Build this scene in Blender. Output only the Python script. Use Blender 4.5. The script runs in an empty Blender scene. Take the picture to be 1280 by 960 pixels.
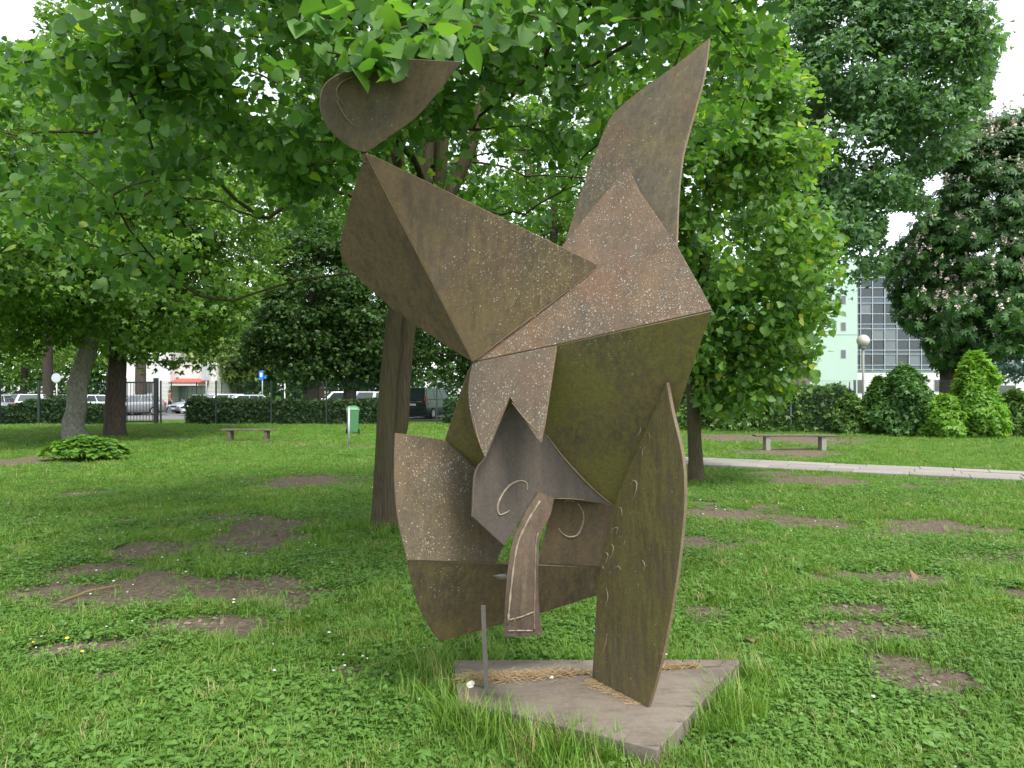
import bpy, bmesh, math, random
import numpy as np
from mathutils import Vector, Matrix

random.seed(7)
rng = np.random.default_rng(7)
SC = bpy.context.scene
COL = SC.collection
R = math.radians

# ------------------------------------------------------------------ camera, sky, sun, exposure
EYE = 1.6            # eye height
FPX, HOR = 900.0, 491.0   # focal length in photo pixels, horizon row
cam = bpy.data.cameras.new('camera')
cam_ob = bpy.data.objects.new('camera', cam); COL.objects.link(cam_ob)
cam.sensor_width = 36.0; cam.lens = FPX / 1280 * 36.0
cam.shift_y = (HOR - 480) / 1280
cam.clip_start = 0.05; cam.clip_end = 2000
cam_ob.location = (0, 0, EYE); cam_ob.rotation_euler = (R(90), 0, 0)
SC.camera = cam_ob

SUN_EL, SUN_AZ = 58.0, 150.0     # azimuth clockwise from +Y: behind the camera, to the right
world = bpy.data.worlds.new('World'); SC.world = world; world.use_nodes = True
wn = world.node_tree; wn.nodes.clear()
w_out = wn.nodes.new('ShaderNodeOutputWorld'); w_bg = wn.nodes.new('ShaderNodeBackground')
w_sky = wn.nodes.new('ShaderNodeTexSky'); w_hsv = wn.nodes.new('ShaderNodeHueSaturation')
w_sky.sky_type = 'NISHITA'; w_sky.sun_disc = False
w_sky.sun_elevation = R(SUN_EL); w_sky.sun_rotation = R(SUN_AZ)
w_sky.air_density = 1.0; w_sky.dust_density = 1.5; w_sky.ozone_density = 1.0
w_hsv.inputs['Saturation'].default_value = 0.30      # thin overcast
w_bg.inputs['Strength'].default_value = 0.15
wn.links.new(w_sky.outputs[0], w_hsv.inputs['Color']); wn.links.new(w_hsv.outputs[0], w_bg.inputs[0])
wn.links.new(w_bg.outputs[0], w_out.inputs[0])
sun = bpy.data.lights.new('sun', 'SUN'); sun.energy = 1.5; sun.angle = R(14); sun.color = (1.0, 0.96, 0.9)
sun_ob = bpy.data.objects.new('sun', sun); COL.objects.link(sun_ob)
_sd = Vector((math.sin(R(SUN_AZ)) * math.cos(R(SUN_EL)), math.cos(R(SUN_AZ)) * math.cos(R(SUN_EL)), math.sin(R(SUN_EL))))
sun_ob.rotation_euler = _sd.to_track_quat('Z', 'Y').to_euler(); sun_ob.location = (4, -8, 20)
SC.view_settings.view_transform = 'Standard'; SC.view_settings.look = 'None'
SC.view_settings.gamma = 1.0; SC.view_settings.exposure = 1.75
SC.render.engine = 'CYCLES'
cy = SC.cycles
cy.max_bounces = 5; cy.diffuse_bounces = 3; cy.glossy_bounces = 1; cy.transmission_bounces = 5
cy.transparent_max_bounces = 4; cy.use_denoising = True; cy.sample_clamp_indirect = 4.0
cy.caustics_reflective = False; cy.caustics_refractive = False

# ------------------------------------------------------------------ small helpers
def at(x, y, d):
    return np.array([(x - 640) / FPX * d, d, EYE + (HOR - y) / FPX * d])

def ground(x, y, z=0.0):
    d = (EYE - z) * FPX / (y - HOR)
    return np.array([(x - 640) / FPX * d, d, z])

def proj(P):
    d = np.maximum(P[..., 1], 1e-3)
    return P[..., 0] / d * FPX + 640, HOR - (P[..., 2] - EYE) / d * FPX

def link(name, data, parent=None):
    o = bpy.data.objects.new(name, data); COL.objects.link(o)
    if parent is not None: o.parent = parent
    return o

def tag(o, label=None, cat=None, group=None, kind=None):
    if label: o['label'] = label
    if cat: o['category'] = cat
    if group: o['group'] = group
    if kind: o['kind'] = kind
    return o

def thing(name, label, cat, loc=(0, 0, 0), rz=0.0, group=None):
    o = link(name, None); o.empty_display_size = 0.2
    o.location = tuple(loc); o.rotation_euler = (0, 0, rz)
    return tag(o, label, cat, group)

def copy_tree(o, parent=None):
    c = o.copy(); COL.objects.link(c); c.parent = parent
    for ch in list(o.children): copy_tree(ch, c)
    return c

def mesh_np(name, V, Fc, material=None, attrs=None, smooth=False):
    """V (n,3); Fc (m,k) same-size faces or a list of such arrays"""
    me = bpy.data.meshes.new(name)
    V = np.asarray(V, dtype=np.float32)
    if not isinstance(Fc, list): Fc = [Fc]
    Fc = [np.asarray(f, dtype=np.int32) for f in Fc if len(f)]
    me.vertices.add(len(V)); me.vertices.foreach_set('co', V.ravel())
    nl = sum(f.size for f in Fc); npoly = sum(len(f) for f in Fc)
    me.loops.add(nl); me.polygons.add(npoly)
    me.loops.foreach_set('vertex_index', np.concatenate([f.ravel() for f in Fc]))
    sizes = np.concatenate([np.full(len(f), f.shape[1]) for f in Fc])
    starts = np.concatenate([[0], np.cumsum(sizes)[:-1]]).astype(np.int32)
    me.polygons.foreach_set('loop_start', starts)
    if smooth: me.polygons.foreach_set('use_smooth', np.ones(npoly, dtype=bool))
    for k, a in (attrs or {}).items():
        at_ = me.attributes.new(k, 'FLOAT', 'POINT'); at_.data.foreach_set('value', np.asarray(a, dtype=np.float32))
    if material: me.materials.append(material)
    me.update(calc_edges=True); me.validate()
    return me

class MB:
    """collects boxes, prisms and tubes into one mesh"""
    def __init__(s): s.V = []; s.F = []
    def raw(s, V, F):
        o = len(s.V); s.V += [tuple(v) for v in V]; s.F += [[i + o for i in f] for f in F]; return s
    def box(s, c, d, rz=0.0):
        x, y, z = d[0] / 2, d[1] / 2, d[2] / 2; ca, sa = math.cos(rz), math.sin(rz)
        V = []
        for sx, sy, sz in ((-1,-1,-1),(1,-1,-1),(1,1,-1),(-1,1,-1),(-1,-1,1),(1,-1,1),(1,1,1),(-1,1,1)):
            a, b = sx * x, sy * y
            V.append((c[0] + a * ca - b * sa, c[1] + a * sa + b * ca, c[2] + sz * z))
        return s.raw(V, [(0,3,2,1),(4,5,6,7),(0,1,5,4),(1,2,6,5),(2,3,7,6),(3,0,4,7)])
    def bar(s, a, b, r, n=8, r2=None):
        V, Q, caps = tube([a, b], [r, r2 if r2 is not None else r], n)
        s.raw(V, [list(q) for q in Q] + caps); return s
    def path(s, pts, rad, n=8):
        V, Q, caps = tube(pts, rad, n); s.raw(V, [list(q) for q in Q] + caps); return s
    def lathe(s, prof, c=(0, 0, 0), n=24):
        V = []; F = []
        for r, z in prof:
            for k in range(n):
                a = 2 * math.pi * k / n; V.append((c[0] + r * math.cos(a), c[1] + r * math.sin(a), c[2] + z))
        for i in range(len(prof) - 1):
            for k in range(n):
                k2 = (k + 1) % n; F.append((i * n + k, i * n + k2, (i + 1) * n + k2, (i + 1) * n + k))
        F.append(list(range(n))[::-1]); F.append([(len(prof) - 1) * n + k for k in range(n)])
        return s.raw(V, F)
    def build(s, name, material, parent=None, smooth=False, bevel=0.0):
        me = bpy.data.meshes.new(name); me.from_pydata(s.V, [], s.F); me.update()
        if material: me.materials.append(material)
        if smooth:
            for p in me.polygons: p.use_smooth = True
        o = link(name, me, parent)
        if bevel:
            m = o.modifiers.new('bevel', 'BEVEL'); m.width = bevel; m.segments = 2; m.limit_method = 'ANGLE'
        return o

def tube(pts, radii, n):
    P = np.asarray(pts, dtype=float); m = len(P)
    T = np.gradient(P, axis=0) if m > 2 else np.repeat((P[1] - P[0])[None], 2, 0)
    T /= np.maximum(np.linalg.norm(T, axis=1, keepdims=True), 1e-9)
    ref = np.array([0.0, 0.0, 1.0]) if abs(T[0][2]) < 0.9 else np.array([1.0, 0.0, 0.0])
    U = np.zeros_like(P); u = ref - T[0] * (ref @ T[0]); u /= np.linalg.norm(u)
    for i in range(m):
        u = u - T[i] * (u @ T[i]); u /= max(np.linalg.norm(u), 1e-9); U[i] = u
    W = np.cross(T, U)
    a = np.arange(n) * 2 * np.pi / n
    rad = np.asarray(radii, dtype=float)[:, None, None]
    V = P[:, None, :] + rad * (np.cos(a)[None, :, None] * U[:, None, :] + np.sin(a)[None, :, None] * W[:, None, :])
    i = np.arange(m - 1)[:, None]; k = np.arange(n)[None, :]; k2 = (k + 1) % n
    Q = np.stack([i * n + k, i * n + k2, (i + 1) * n + k2, (i + 1) * n + k], -1).reshape(-1, 4)
    caps = [list(range(n))[::-1], [(m - 1) * n + j for j in range(n)]]
    return V.reshape(-1, 3), Q, caps

def vnoise(x, y, seed=0):
    """2-D value noise in 0..1"""
    x = np.asarray(x, float); y = np.asarray(y, float)
    def h(i, j):
        v = np.sin(i * 127.1 + j * 311.7 + seed * 74.7) * 43758.5453
        return v - np.floor(v)
    xi, yi = np.floor(x), np.floor(y); fx, fy = x - xi, y - yi
    fx = fx * fx * (3 - 2 * fx); fy = fy * fy * (3 - 2 * fy)
    return (h(xi, yi) * (1 - fx) + h(xi + 1, yi) * fx) * (1 - fy) + (h(xi, yi + 1) * (1 - fx) + h(xi + 1, yi + 1) * fx) * fy

def fbm(x, y, seed=0):
    return 0.5 * vnoise(x, y, seed) + 0.3 * vnoise(x * 2.1, y * 2.1, seed + 1) + 0.2 * vnoise(x * 4.3, y * 4.3, seed + 2)

# ------------------------------------------------------------------ materials
class NT:
    def __init__(s, name):
        s.m = bpy.data.materials.new(name); s.m.use_nodes = True; s.t = s.m.node_tree; s.t.nodes.clear()
        s.out = s.t.nodes.new('ShaderNodeOutputMaterial')
    def n(s, kind, ins=None, **props):
        nd = s.t.nodes.new('ShaderNode' + kind)
        for k, v in props.items(): setattr(nd, k, v)
        for k, v in (ins or {}).items(): s.put(nd, k, v)
        return nd
    def put(s, nd, k, v):
        sock = nd.inputs[k]
        if isinstance(v, bpy.types.NodeSocket): s.t.links.new(v, sock)
        elif isinstance(v, bpy.types.Node): s.t.links.new(v.outputs[0], sock)
        else:
            if isinstance(v, tuple) and len(v) == 3 and sock.type == 'RGBA': v = (*v, 1)
            sock.default_value = v
    def mix(s, f, a, b, mode='MIX'):
        nd = s.t.nodes.new('ShaderNodeMix'); nd.data_type = 'RGBA'; nd.blend_type = mode
        for i, v in ((0, f), (6, a), (7, b)):
            sock = nd.inputs[i]
            if isinstance(v, bpy.types.NodeSocket): s.t.links.new(v, sock)
            elif isinstance(v, bpy.types.Node): s.t.links.new(v.outputs[0], sock)
            else: sock.default_value = (*v, 1) if isinstance(v, tuple) and len(v) == 3 else v
        return nd.outputs[2]
    def math(s, op, a, b=0.0, clamp=False):
        nd = s.n('Math', {0: a, 1: b}, operation=op); nd.use_clamp = clamp; return nd.outputs[0]
    def ramp(s, f, lo, hi):
        """linear step lo..hi -> 0..1"""
        nd = s.n('MapRange', {0: f, 1: lo, 2: hi, 3: 0.0, 4: 1.0}); nd.clamp = True; return nd.outputs[0]
    def coord(s, scale=(1, 1, 1), loc=(0, 0, 0), which='Object'):
        tc = s.n('TexCoord'); mp = s.n('Mapping', {'Vector': tc.outputs[which], 'Scale': scale, 'Location': loc}); return mp.outputs[0]
    def noise(s, vec, scale, detail=4.0, rough=0.55):
        return s.n('TexNoise', {'Vector': vec, 'Scale': scale, 'Detail': detail, 'Roughness': rough}).outputs[0]
    def bump(s, h, strength=0.3, dist=0.01):
        return s.n('Bump', {'Height': h, 'Strength': strength, 'Distance': dist}).outputs[0]
    def done(s, color, rough=0.7, normal=None, metallic=0.0, spec=0.3, **extra):
        p = s.n('BsdfPrincipled'); s.put(p, 'Base Color', color); s.put(p, 'Roughness', rough)
        s.put(p, 'Metallic', metallic); s.put(p, 'Specular IOR Level', spec)
        for k, v in extra.items(): s.put(p, k, v)
        if normal is not None: s.put(p, 'Normal', normal)
        s.t.links.new(p.outputs[0], s.out.inputs[0]); return s.m

def plain(name, color, rough=0.6, spec=0.3, metallic=0.0, var=0.12, scale=6.0, coat=0.0):
    t = NT(name); c = t.coord(); n = t.noise(c, scale)
    col = t.mix(n, tuple(x * (1 - var) for x in color), tuple(min(1, x * (1 + var)) for x in color))
    return t.done(col, rough, metallic=metallic, spec=spec, **({'Coat Weight': coat} if coat else {}))

def leaf_mat(name, dark, light, trans=0.4, gloss=0.45, yellow=None):
    t = NT(name)
    a = t.n('Attribute', attribute_name='tint').outputs['Fac']
    col = t.mix(a, dark, light)
    if yellow: col = t.mix(t.ramp(a, 0.965, 0.985), col, yellow)
    p = t.n('BsdfPrincipled', {'Base Color': col, 'Roughness': gloss, 'Specular IOR Level': 0.35})
    tc = t.mix(1.0, col, (1.25, 1.35, 0.55), 'MULTIPLY')
    tr = t.n('BsdfTranslucent', {'Color': tc})
    mx = t.n('MixShader', {0: trans, 1: p.outputs[0], 2: tr.outputs[0]})
    t.t.links.new(mx.outputs[0], t.out.inputs[0]); return t.m

def bark_mat(name, dark, light, moss=None, mossf=0.0, vs=(14, 14, 2.2)):
    t = NT(name); c = t.coord(vs); n = t.noise(c, 1.6, 6, 0.65); n2 = t.noise(t.coord(), 2.3, 4)
    col = t.mix(t.ramp(n, 0.32, 0.68), dark, light)
    if moss: col = t.mix(t.math('MULTIPLY', t.ramp(n2, 0.35, 0.7), mossf), col, moss)
    return t.done(col, 0.9, t.bump(n, 0.7, 0.02), spec=0.1)

def steel_mat(name, base, rust, moss=0.0, lichen=0.0, spots=(), streak=0.5, seed=0.0, grey=0.0, mosscol=(0.140, 0.124, 0.034)):
    """weathered steel: rust clouds, rain streaks, algae film, lichen dots; spots = lichen patches (centre, radius)"""
    DK = 0.66; base = tuple(x * DK for x in base); rust = tuple(x * y for x, y in zip(rust, (DK * 1.02, DK * .96, DK * .86)))
    t = NT(name); c = t.coord(loc=(seed * 3.1, seed * 1.7, seed * 2.3))
    cloud = t.noise(c, 2.4, 6, 0.6); fine = t.noise(c, 60, 6, 0.75); mid = t.noise(c, 9, 5, 0.65); grit = t.noise(c, 190, 3, 0.7)
    st = t.noise(t.coord((15, 15, 0.8), (seed, seed * 2, 0)), 1.5, 6, 0.65)
    st2 = t.noise(t.coord((38, 38, 4.5), (seed * 2, seed, 0)), 1.0, 6, 0.7)
    col = t.mix(t.ramp(cloud, 0.36, 0.62), base, rust)
    col = t.mix(t.math('MULTIPLY', t.ramp(st, 0.46, 0.68), streak), col, tuple(x * 0.42 for x in base))
    col = t.mix(t.math('MULTIPLY', t.ramp(st2, 0.52, 0.70), streak * 0.85), col, (rust[0] * 1.6, rust[1] * 1.42, rust[2] * 1.0))
    col = t.mix(t.math('MULTIPLY', t.ramp(mid, 0.50, 0.72), 0.28), col, tuple(x * 0.5 for x in base))
    band = t.noise(t.coord((5.5, 5.5, 0.45), (seed * 5, seed * 3, seed)), 1.0, 4, 0.6); red = t.noise(c, 3.2, 3, 0.5)
    col = t.mix(t.math('MULTIPLY', t.ramp(band, 0.52, 0.68), 0.55), col, tuple(x * 0.48 for x in base))
    col = t.mix(t.math('MULTIPLY', t.ramp(band, 0.46, 0.32), 0.45), col, (rust[0] * 1.45, rust[1] * 1.38, rust[2] * 1.25))
    col = t.mix(t.math('MULTIPLY', t.ramp(red, 0.54, 0.68), 0.45 * (1 - min(1, grey * 2))), col, (rust[0] * 1.15, rust[1] * 0.82, rust[2] * 0.80))
    if grey: col = t.mix(t.math('MULTIPLY', t.ramp(cloud, 0.35, 0.6), grey), col, (0.072, 0.069, 0.065))
    if moss:
        mf = t.math('MULTIPLY', t.math('ADD', t.math('MULTIPLY', t.ramp(st2, 0.38, 0.64), 1.1), t.ramp(cloud, 0.44, 0.66)), moss * .8, True)
        col = t.mix(mf, col, mosscol)
    col = t.mix(t.math('MULTIPLY', t.ramp(fine, 0.42, 0.66), 0.5), col, tuple(x * 0.5 for x in base))
    col = t.mix(t.math('MULTIPLY', t.ramp(grit, 0.55, 0.72), 0.35), col, (rust[0] * 1.7, rust[1] * 1.6, rust[2] * 1.5))
    if lichen or spots:
        warp = t.n('TexNoise', {'Vector': c, 'Scale': 30.0, 'Detail': 2.0}).outputs[1]
        cw_ = t.n('VectorMath', {0: c, 1: t.n('VectorMath', {0: warp, 'Scale': 0.012}, operation='SCALE').outputs[0]}, operation='ADD').outputs[0]
        v1 = t.n('TexVoronoi', {'Vector': cw_, 'Scale': 80.0, 'Randomness': 1.0}).outputs['Distance']
        v2 = t.n('TexVoronoi', {'Vector': cw_, 'Scale': 150.0, 'Randomness': 1.0}).outputs['Distance']
        dens = t.math('MULTIPLY', t.math('MULTIPLY', t.ramp(t.noise(c, 6.5, 5, 0.7), 0.27, 0.66), t.ramp(t.noise(t.coord((22, 22, 3)), 1.3, 4), 0.25, 0.62)), lichen * 1.5)
        for (ctr, rad, amt) in spots:
            g_ = t.n('NewGeometry').outputs['Position']
            dd = t.n('VectorMath', {0: g_, 1: tuple(ctr)}, operation='DISTANCE').outputs['Value']
            k = t.math('MULTIPLY', t.math('SUBTRACT', 1.0, t.ramp(dd, rad * 0.1, rad * 1.15)), amt)
            k = t.math('MULTIPLY', k, t.ramp(t.noise(t.coord((16, 16, 4)), 2.0, 5, 0.7), 0.30, 0.66))
            dens = t.math('ADD', dens, k, True)
        dens = t.math('MULTIPLY', dens, t.math('ADD', 0.45, t.math('MULTIPLY', t.ramp(t.noise(c, 42, 3), 0.3, 0.65), 0.55)))
        v1r = t.n('TexVoronoi', {'Vector': cw_, 'Scale': 80.0, 'Randomness': 1.0}).outputs['Color']
        v2r = t.n('TexVoronoi', {'Vector': cw_, 'Scale': 150.0, 'Randomness': 1.0}).outputs['Color']
        on1 = t.math('LESS_THAN', t.n('SeparateColor', {0: v1r}).outputs[0], t.math('MULTIPLY', dens, 0.55))
        on2 = t.math('LESS_THAN', t.n('SeparateColor', {0: v2r}).outputs[1], t.math('MULTIPLY', dens, 0.75))
        l1 = t.math('MULTIPLY', on1, t.ramp(v1, 0.34, 0.26)); l2 = t.math('MULTIPLY', on2, t.ramp(v2, 0.36, 0.26))
        lf = t.math('MULTIPLY', t.math('MAXIMUM', l1, l2), t.math('ADD', 0.15, t.math('MULTIPLY', t.ramp(t.noise(c, 60, 4, 0.7), 0.3, 0.65), 0.7)))
        col = t.mix(lf, col, (0.30, 0.29, 0.25))
    hgt = t.math('ADD', t.math('MULTIPLY', fine, 0.6), t.math('ADD', mid, t.math('MULTIPLY', grit, .4)))
    return t.done(col, t.math('ADD', 0.62, t.math('MULTIPLY', mid, 0.35)), t.bump(hgt, 0.4, 0.004), spec=0.28)

def ground_mat():
    t = NT('lawn_soil'); a = t.n('Attribute', attribute_name='dirt').outputs['Fac']
    c = t.coord(); big = t.noise(c, 0.35, 4); mid = t.noise(c, 2.2, 6, 0.65); fine = t.noise(c, 22, 6, 0.75); vf = t.noise(c, 70, 4, 0.7)
    g = t.mix(t.ramp(mid, 0.3, 0.7), (0.050, 0.105, 0.016), (0.100, 0.190, 0.026))
    g = t.mix(t.math('MULTIPLY', t.ramp(big, 0.45, 0.7), 0.5), g, (0.125, 0.190, 0.034))
    g = t.mix(t.math('MULTIPLY', t.ramp(fine, 0.4, 0.65), 0.6), g, (0.030, 0.060, 0.012))
    s = t.mix(t.ramp(fine, 0.3, 0.7), (0.060, 0.048, 0.035), (0.185, 0.150, 0.108))
    s = t.mix(t.math('MULTIPLY', t.ramp(vf, 0.55, 0.7), 0.5), s, (0.30, 0.25, 0.18))
    f = t.math('ADD', a, t.math('MULTIPLY', t.math('SUBTRACT', mid, 0.5), 1.1))
    col = t.mix(t.ramp(f, 0.3, 0.55), g, s)
    return t.done(col, 0.95, t.bump(t.math('ADD', fine, vf), 0.8, 0.03), spec=0.05)

def blade_mat(name, a, b, dry=None, trans=0.35):
    t = NT(name); oi = t.n('ObjectInfo').outputs['Random']
    pos = t.n('NewGeometry').outputs['Position']; n = t.noise(pos, 0.9, 4)
    f = t.math('ADD', t.math('MULTIPLY', oi, 0.55), t.math('MULTIPLY', t.ramp(n, 0.3, 0.7), 0.45))
    col = t.mix(f, a, b)
    if dry: col = t.mix(t.ramp(oi, 0.90, 0.96), col, dry)
    p = t.n('BsdfPrincipled', {'Base Color': col, 'Roughness': 0.5, 'Specular IOR Level': 0.3})
    tr = t.n('BsdfTranslucent', {'Color': t.mix(1.0, col, (1.2, 1.3, 0.6), 'MULTIPLY')})
    mx = t.n('MixShader', {0: trans, 1: p.outputs[0], 2: tr.outputs[0]})
    t.t.links.new(mx.outputs[0], t.out.inputs[0]); return t.m

M = {}
M['ground'] = ground_mat()
M['grass'] = blade_mat('grass_blade', (0.075, 0.160, 0.018), (0.160, 0.290, 0.036), (0.30, 0.26, 0.11))
M['weed'] = blade_mat('weed_leaf', (0.065, 0.150, 0.028), (0.135, 0.260, 0.050))
M['straw'] = blade_mat('dry_straw', (0.16, 0.105, 0.05), (0.32, 0.235, 0.12), trans=0.15)
M['daisy'] = plain('white_petal', (0.50, 0.50, 0.49), 0.7)
M['yellow'] = plain('yellow_petal', (0.75, 0.52, 0.03), 0.6)
M['asphalt'] = plain('asphalt', (0.16, 0.16, 0.16), 0.9, 0.1, var=0.2, scale=3)
M['dirtpath'] = plain('worn_earth', (0.20, 0.16, 0.11), 0.95, 0.05, var=0.35, scale=4)
def slab_mat():
    t = NT('paving_slab'); c = t.coord(which='Generated'); oi = t.n('ObjectInfo').outputs['Random']
    n = t.noise(t.coord(), 7, 6, 0.7)
    col = t.mix(oi, (0.19, 0.18, 0.165), (0.27, 0.25, 0.23)); col = t.mix(t.math('MULTIPLY', n, 0.5), col, (0.15, 0.135, 0.11))
    return t.done(col, 0.9, t.bump(n, 0.4, 0.01), spec=0.1)
M['slab'] = slab_mat()
M['stone'] = plain('pale_stone', (0.17, 0.145, 0.115), 0.9, 0.1, var=0.25, scale=30)
M['post'] = plain('dark_green_post', (0.018, 0.030, 0.026), 0.5)
M['gatepaint'] = plain('black_gate_paint', (0.018, 0.022, 0.022), 0.45)
M['wire'] = plain('green_wire', (0.02, 0.045, 0.030), 0.8, 0.1)
M['wiregrey'] = plain('grey_green_wire', (0.05, 0.08, 0.075), 0.45)
M['postgrey'] = plain('grey_green_post', (0.06, 0.08, 0.08), 0.5)
M['galv'] = plain('galvanised_steel', (0.42, 0.44, 0.44), 0.45, 0.5, 0.6)
M['bingreen'] = plain('green_bin_plastic', (0.055, 0.16, 0.070), 0.45, 0.4)
M['bindark'] = plain('dark_bin_plastic', (0.02, 0.032, 0.028), 0.5)
M['rubber'] = plain('black_rubber', (0.018, 0.018, 0.018), 0.8, 0.1)
M['benchwood'] = bark_mat('weathered_wood', (0.06, 0.05, 0.038), (0.15, 0.13, 0.10), vs=(3, 20, 20))
M['concrete'] = plain('bench_concrete', (0.22, 0.215, 0.185), 0.9, 0.1, var=0.25, scale=9)
M['bark_lime'] = bark_mat('lime_bark', (0.034, 0.027, 0.018), (0.088, 0.070, 0.046), (0.060, 0.062, 0.024), 0.7, (34, 34, 3.0))
M['bark_grey'] = bark_mat('grey_bark', (0.08, 0.078, 0.066), (0.23, 0.225, 0.19), (0.09, 0.10, 0.055), 0.4, (10, 10, 5))
M['bark_dark'] = bark_mat('dark_bark', (0.030, 0.026, 0.020), (0.085, 0.070, 0.055), vs=(16, 16, 3))
M['bark_rough'] = bark_mat('rough_bark', (0.075, 0.062, 0.050), (0.24, 0.205, 0.165), vs=(15, 15, 1.6))
M['leaf_lime'] = leaf_mat('lime_leaf', (0.046, 0.130, 0.030), (0.120, 0.240, 0.040), 0.50, yellow=(0.26, 0.36, 0.045))
M['leaf_young'] = leaf_mat('young_lime_leaf', (0.060, 0.150, 0.034), (0.160, 0.290, 0.046), 0.50, yellow=(0.36, 0.40, 0.05))
M['leaf_maple'] = leaf_mat('maple_leaf', (0.055, 0.135, 0.022), (0.180, 0.310, 0.048), 0.48)
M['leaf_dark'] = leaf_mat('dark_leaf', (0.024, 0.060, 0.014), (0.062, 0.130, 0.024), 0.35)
M['leaf_far'] = leaf_mat('pale_far_leaf', (0.14, 0.22, 0.060), (0.28, 0.36, 0.12), 0.35)
M['leaf_plane'] = leaf_mat('blue_green_leaf', (0.056, 0.135, 0.058), (0.150, 0.270, 0.115), 0.45)
M['leaf_chest'] = leaf_mat('chestnut_leaf', (0.026, 0.080, 0.022), (0.075, 0.165, 0.042), 0.35)
M['leaf_hedge'] = leaf_mat('hedge_leaf', (0.016, 0.042, 0.009), (0.045, 0.090, 0.018), 0.25, .65)
M['leaf_hedge2'] = leaf_mat('light_hedge_leaf', (0.040, 0.100, 0.018), (0.110, 0.200, 0.035), 0.35)
M['leaf_shrub'] = leaf_mat('shrub_leaf', (0.036, 0.100, 0.022), (0.095, 0.200, 0.045), 0.35)
M['leaf_fresh'] = leaf_mat('fresh_leaf', (0.095, 0.220, 0.028), (0.210, 0.380, 0.050), 0.45)
M['leaf_hosta'] = leaf_mat('broad_leaf', (0.060, 0.150, 0.020), (0.140, 0.270, 0.035), 0.4)
M['leaf_spruce'] = leaf_mat('blue_spruce_needle', (0.045, 0.090, 0.085), (0.10, 0.16, 0.15), 0.15)
M['blossom'] = plain('chestnut_blossom', (0.60, 0.53, 0.46), 0.8, var=0.25, scale=3)

# ------------------------------------------------------------------ ground with bare patches
PATCHES = [  # photo pixel centre, half sizes in pixels, strength
    (180, 692, 45, 9, 1.0), (322, 676, 62, 13, 1.0), (385, 604, 50, 6, .8), (108, 617, 32, 4, .8), (180, 742, 110, 14, 1.0),
    (265, 785, 60, 11, .8), (95, 812, 50, 9, .9), (60, 818, 35, 9, .9), (432, 842, 26, 12, .9), (345, 660, 55, 7, .8), (300, 648, 60, 6, .5),
    (120, 715, 60, 10, .6), (330, 745, 60, 16, .7), (360, 760, 30, 10, .8), (140, 850, 40, 8, .5), (600, 838, 50, 10, .7),
    (1135, 722, 60, 8, .8), (1075, 765, 40, 6, .8), (1055, 790, 45, 12, .9), (1120, 792, 50, 10, .85), (1150, 850, 50, 18, .9),
    (1020, 602, 45, 5, .8), (920, 645, 70, 8, .7), (1030, 655, 60, 6, .7), (1160, 660, 80, 9, .65), (870, 680, 25, 8, .7),
    (1270, 745, 25, 10, .8), (880, 770, 30, 10, .5), (1000, 550, 60, 5, .8), (930, 548, 50, 4, .9), (985, 565, 40, 4, .9),
    (20, 578, 35, 4, 1.0), (1230, 700, 40, 7, .5), (1110, 940, 30, 8, .4), (560, 905, 30, 10, .5), (40, 740, 40, 8, .4)]
PW = []
for (px, py, hx, hy, s) in PATCHES:
    c = ground(px, py); dn = ground(px, py + hy)[1]; df = ground(px, max(py - hy, HOR + 12))[1]
    PW.append((c[0], (dn + df) / 2, hx / FPX * c[1], max((df - dn) / 2, 0.05), s))
PATH_A, PATH_B = np.array([3.75, 15.9]), np.array([8.9, 13.1])      # near edge of the path
PDIR = (PATH_B - PATH_A) / np.linalg.norm(PATH_B - PATH_A); PNOR = np.array([-PDIR[1], PDIR[0]])
PNOR = PNOR if PNOR[1] > 0 else -PNOR
PATHW = 1.75
def path_uv(x, y):
    dx, dy = x - PATH_A[0], y - PATH_A[1]
    return dx * PDIR[0] + dy * PDIR[1], dx * PNOR[0] + dy * PNOR[1]
U0 = -5.4   # slabs begin here; further left the path is worn earth
def dirt(x, y):
    x = np.asarray(x, float); y = np.asarray(y, float)
    out = np.zeros_like(x)
    for (cx, cy_, hx, hy, s) in PW:
        r = np.sqrt(((x - cx) / hx) ** 2 + ((y - cy_) / hy) ** 2)
        r = r / 1.2 + (fbm(x * 2.3, y * 2.3, 3) - 0.5) * 1.5 + (vnoise(x * 11, y * 11, 8) - .5) * .35
        out = np.maximum(out, s * np.clip((1.65 - r) / 1.25, 0, 1))
    out = np.maximum(out * 1.3, .75 * np.clip((fbm(x * .62, y * .85, 77) - .50) * 5, 0, 1) * np.clip((vnoise(x * 3.1, y * 3.1, 12) - .25) * 1.6, 0, 1) * np.clip((y - 4.2) / 2, 0, 1) * np.clip((21 - y) / 6, 0, 1))
    u, v = path_uv(x, y)
    worn = np.clip(1.35 - np.abs(v - PATHW / 2) / (PATHW * 0.62), 0, 1) * (u < U0 + 0.8) * (0.55 + 0.45 * fbm(x * 0.8, y * 0.8, 9))
    return np.maximum(out, worn * 0.62 * (.4 + .9 * fbm(x * 1.9, y * 2.6, 15)))
def ground_z(x, y):
    r = np.hypot(x - 0.3, y - 3.6)
    amp = np.clip((r - 1.0) / 2.0, 0, 1) * np.clip((34 - y) / 8, 0, 1)
    u, v = path_uv(x, y)
    off = np.clip(np.maximum(-v, v - PATHW) / 1.2, 0, 1)
    return amp * off * ((fbm(x * 0.5, y * 0.5, 21) - 0.5) * 0.10 + (vnoise(x * 2.2, y * 2.2, 5) - 0.5) * 0.02)

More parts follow.
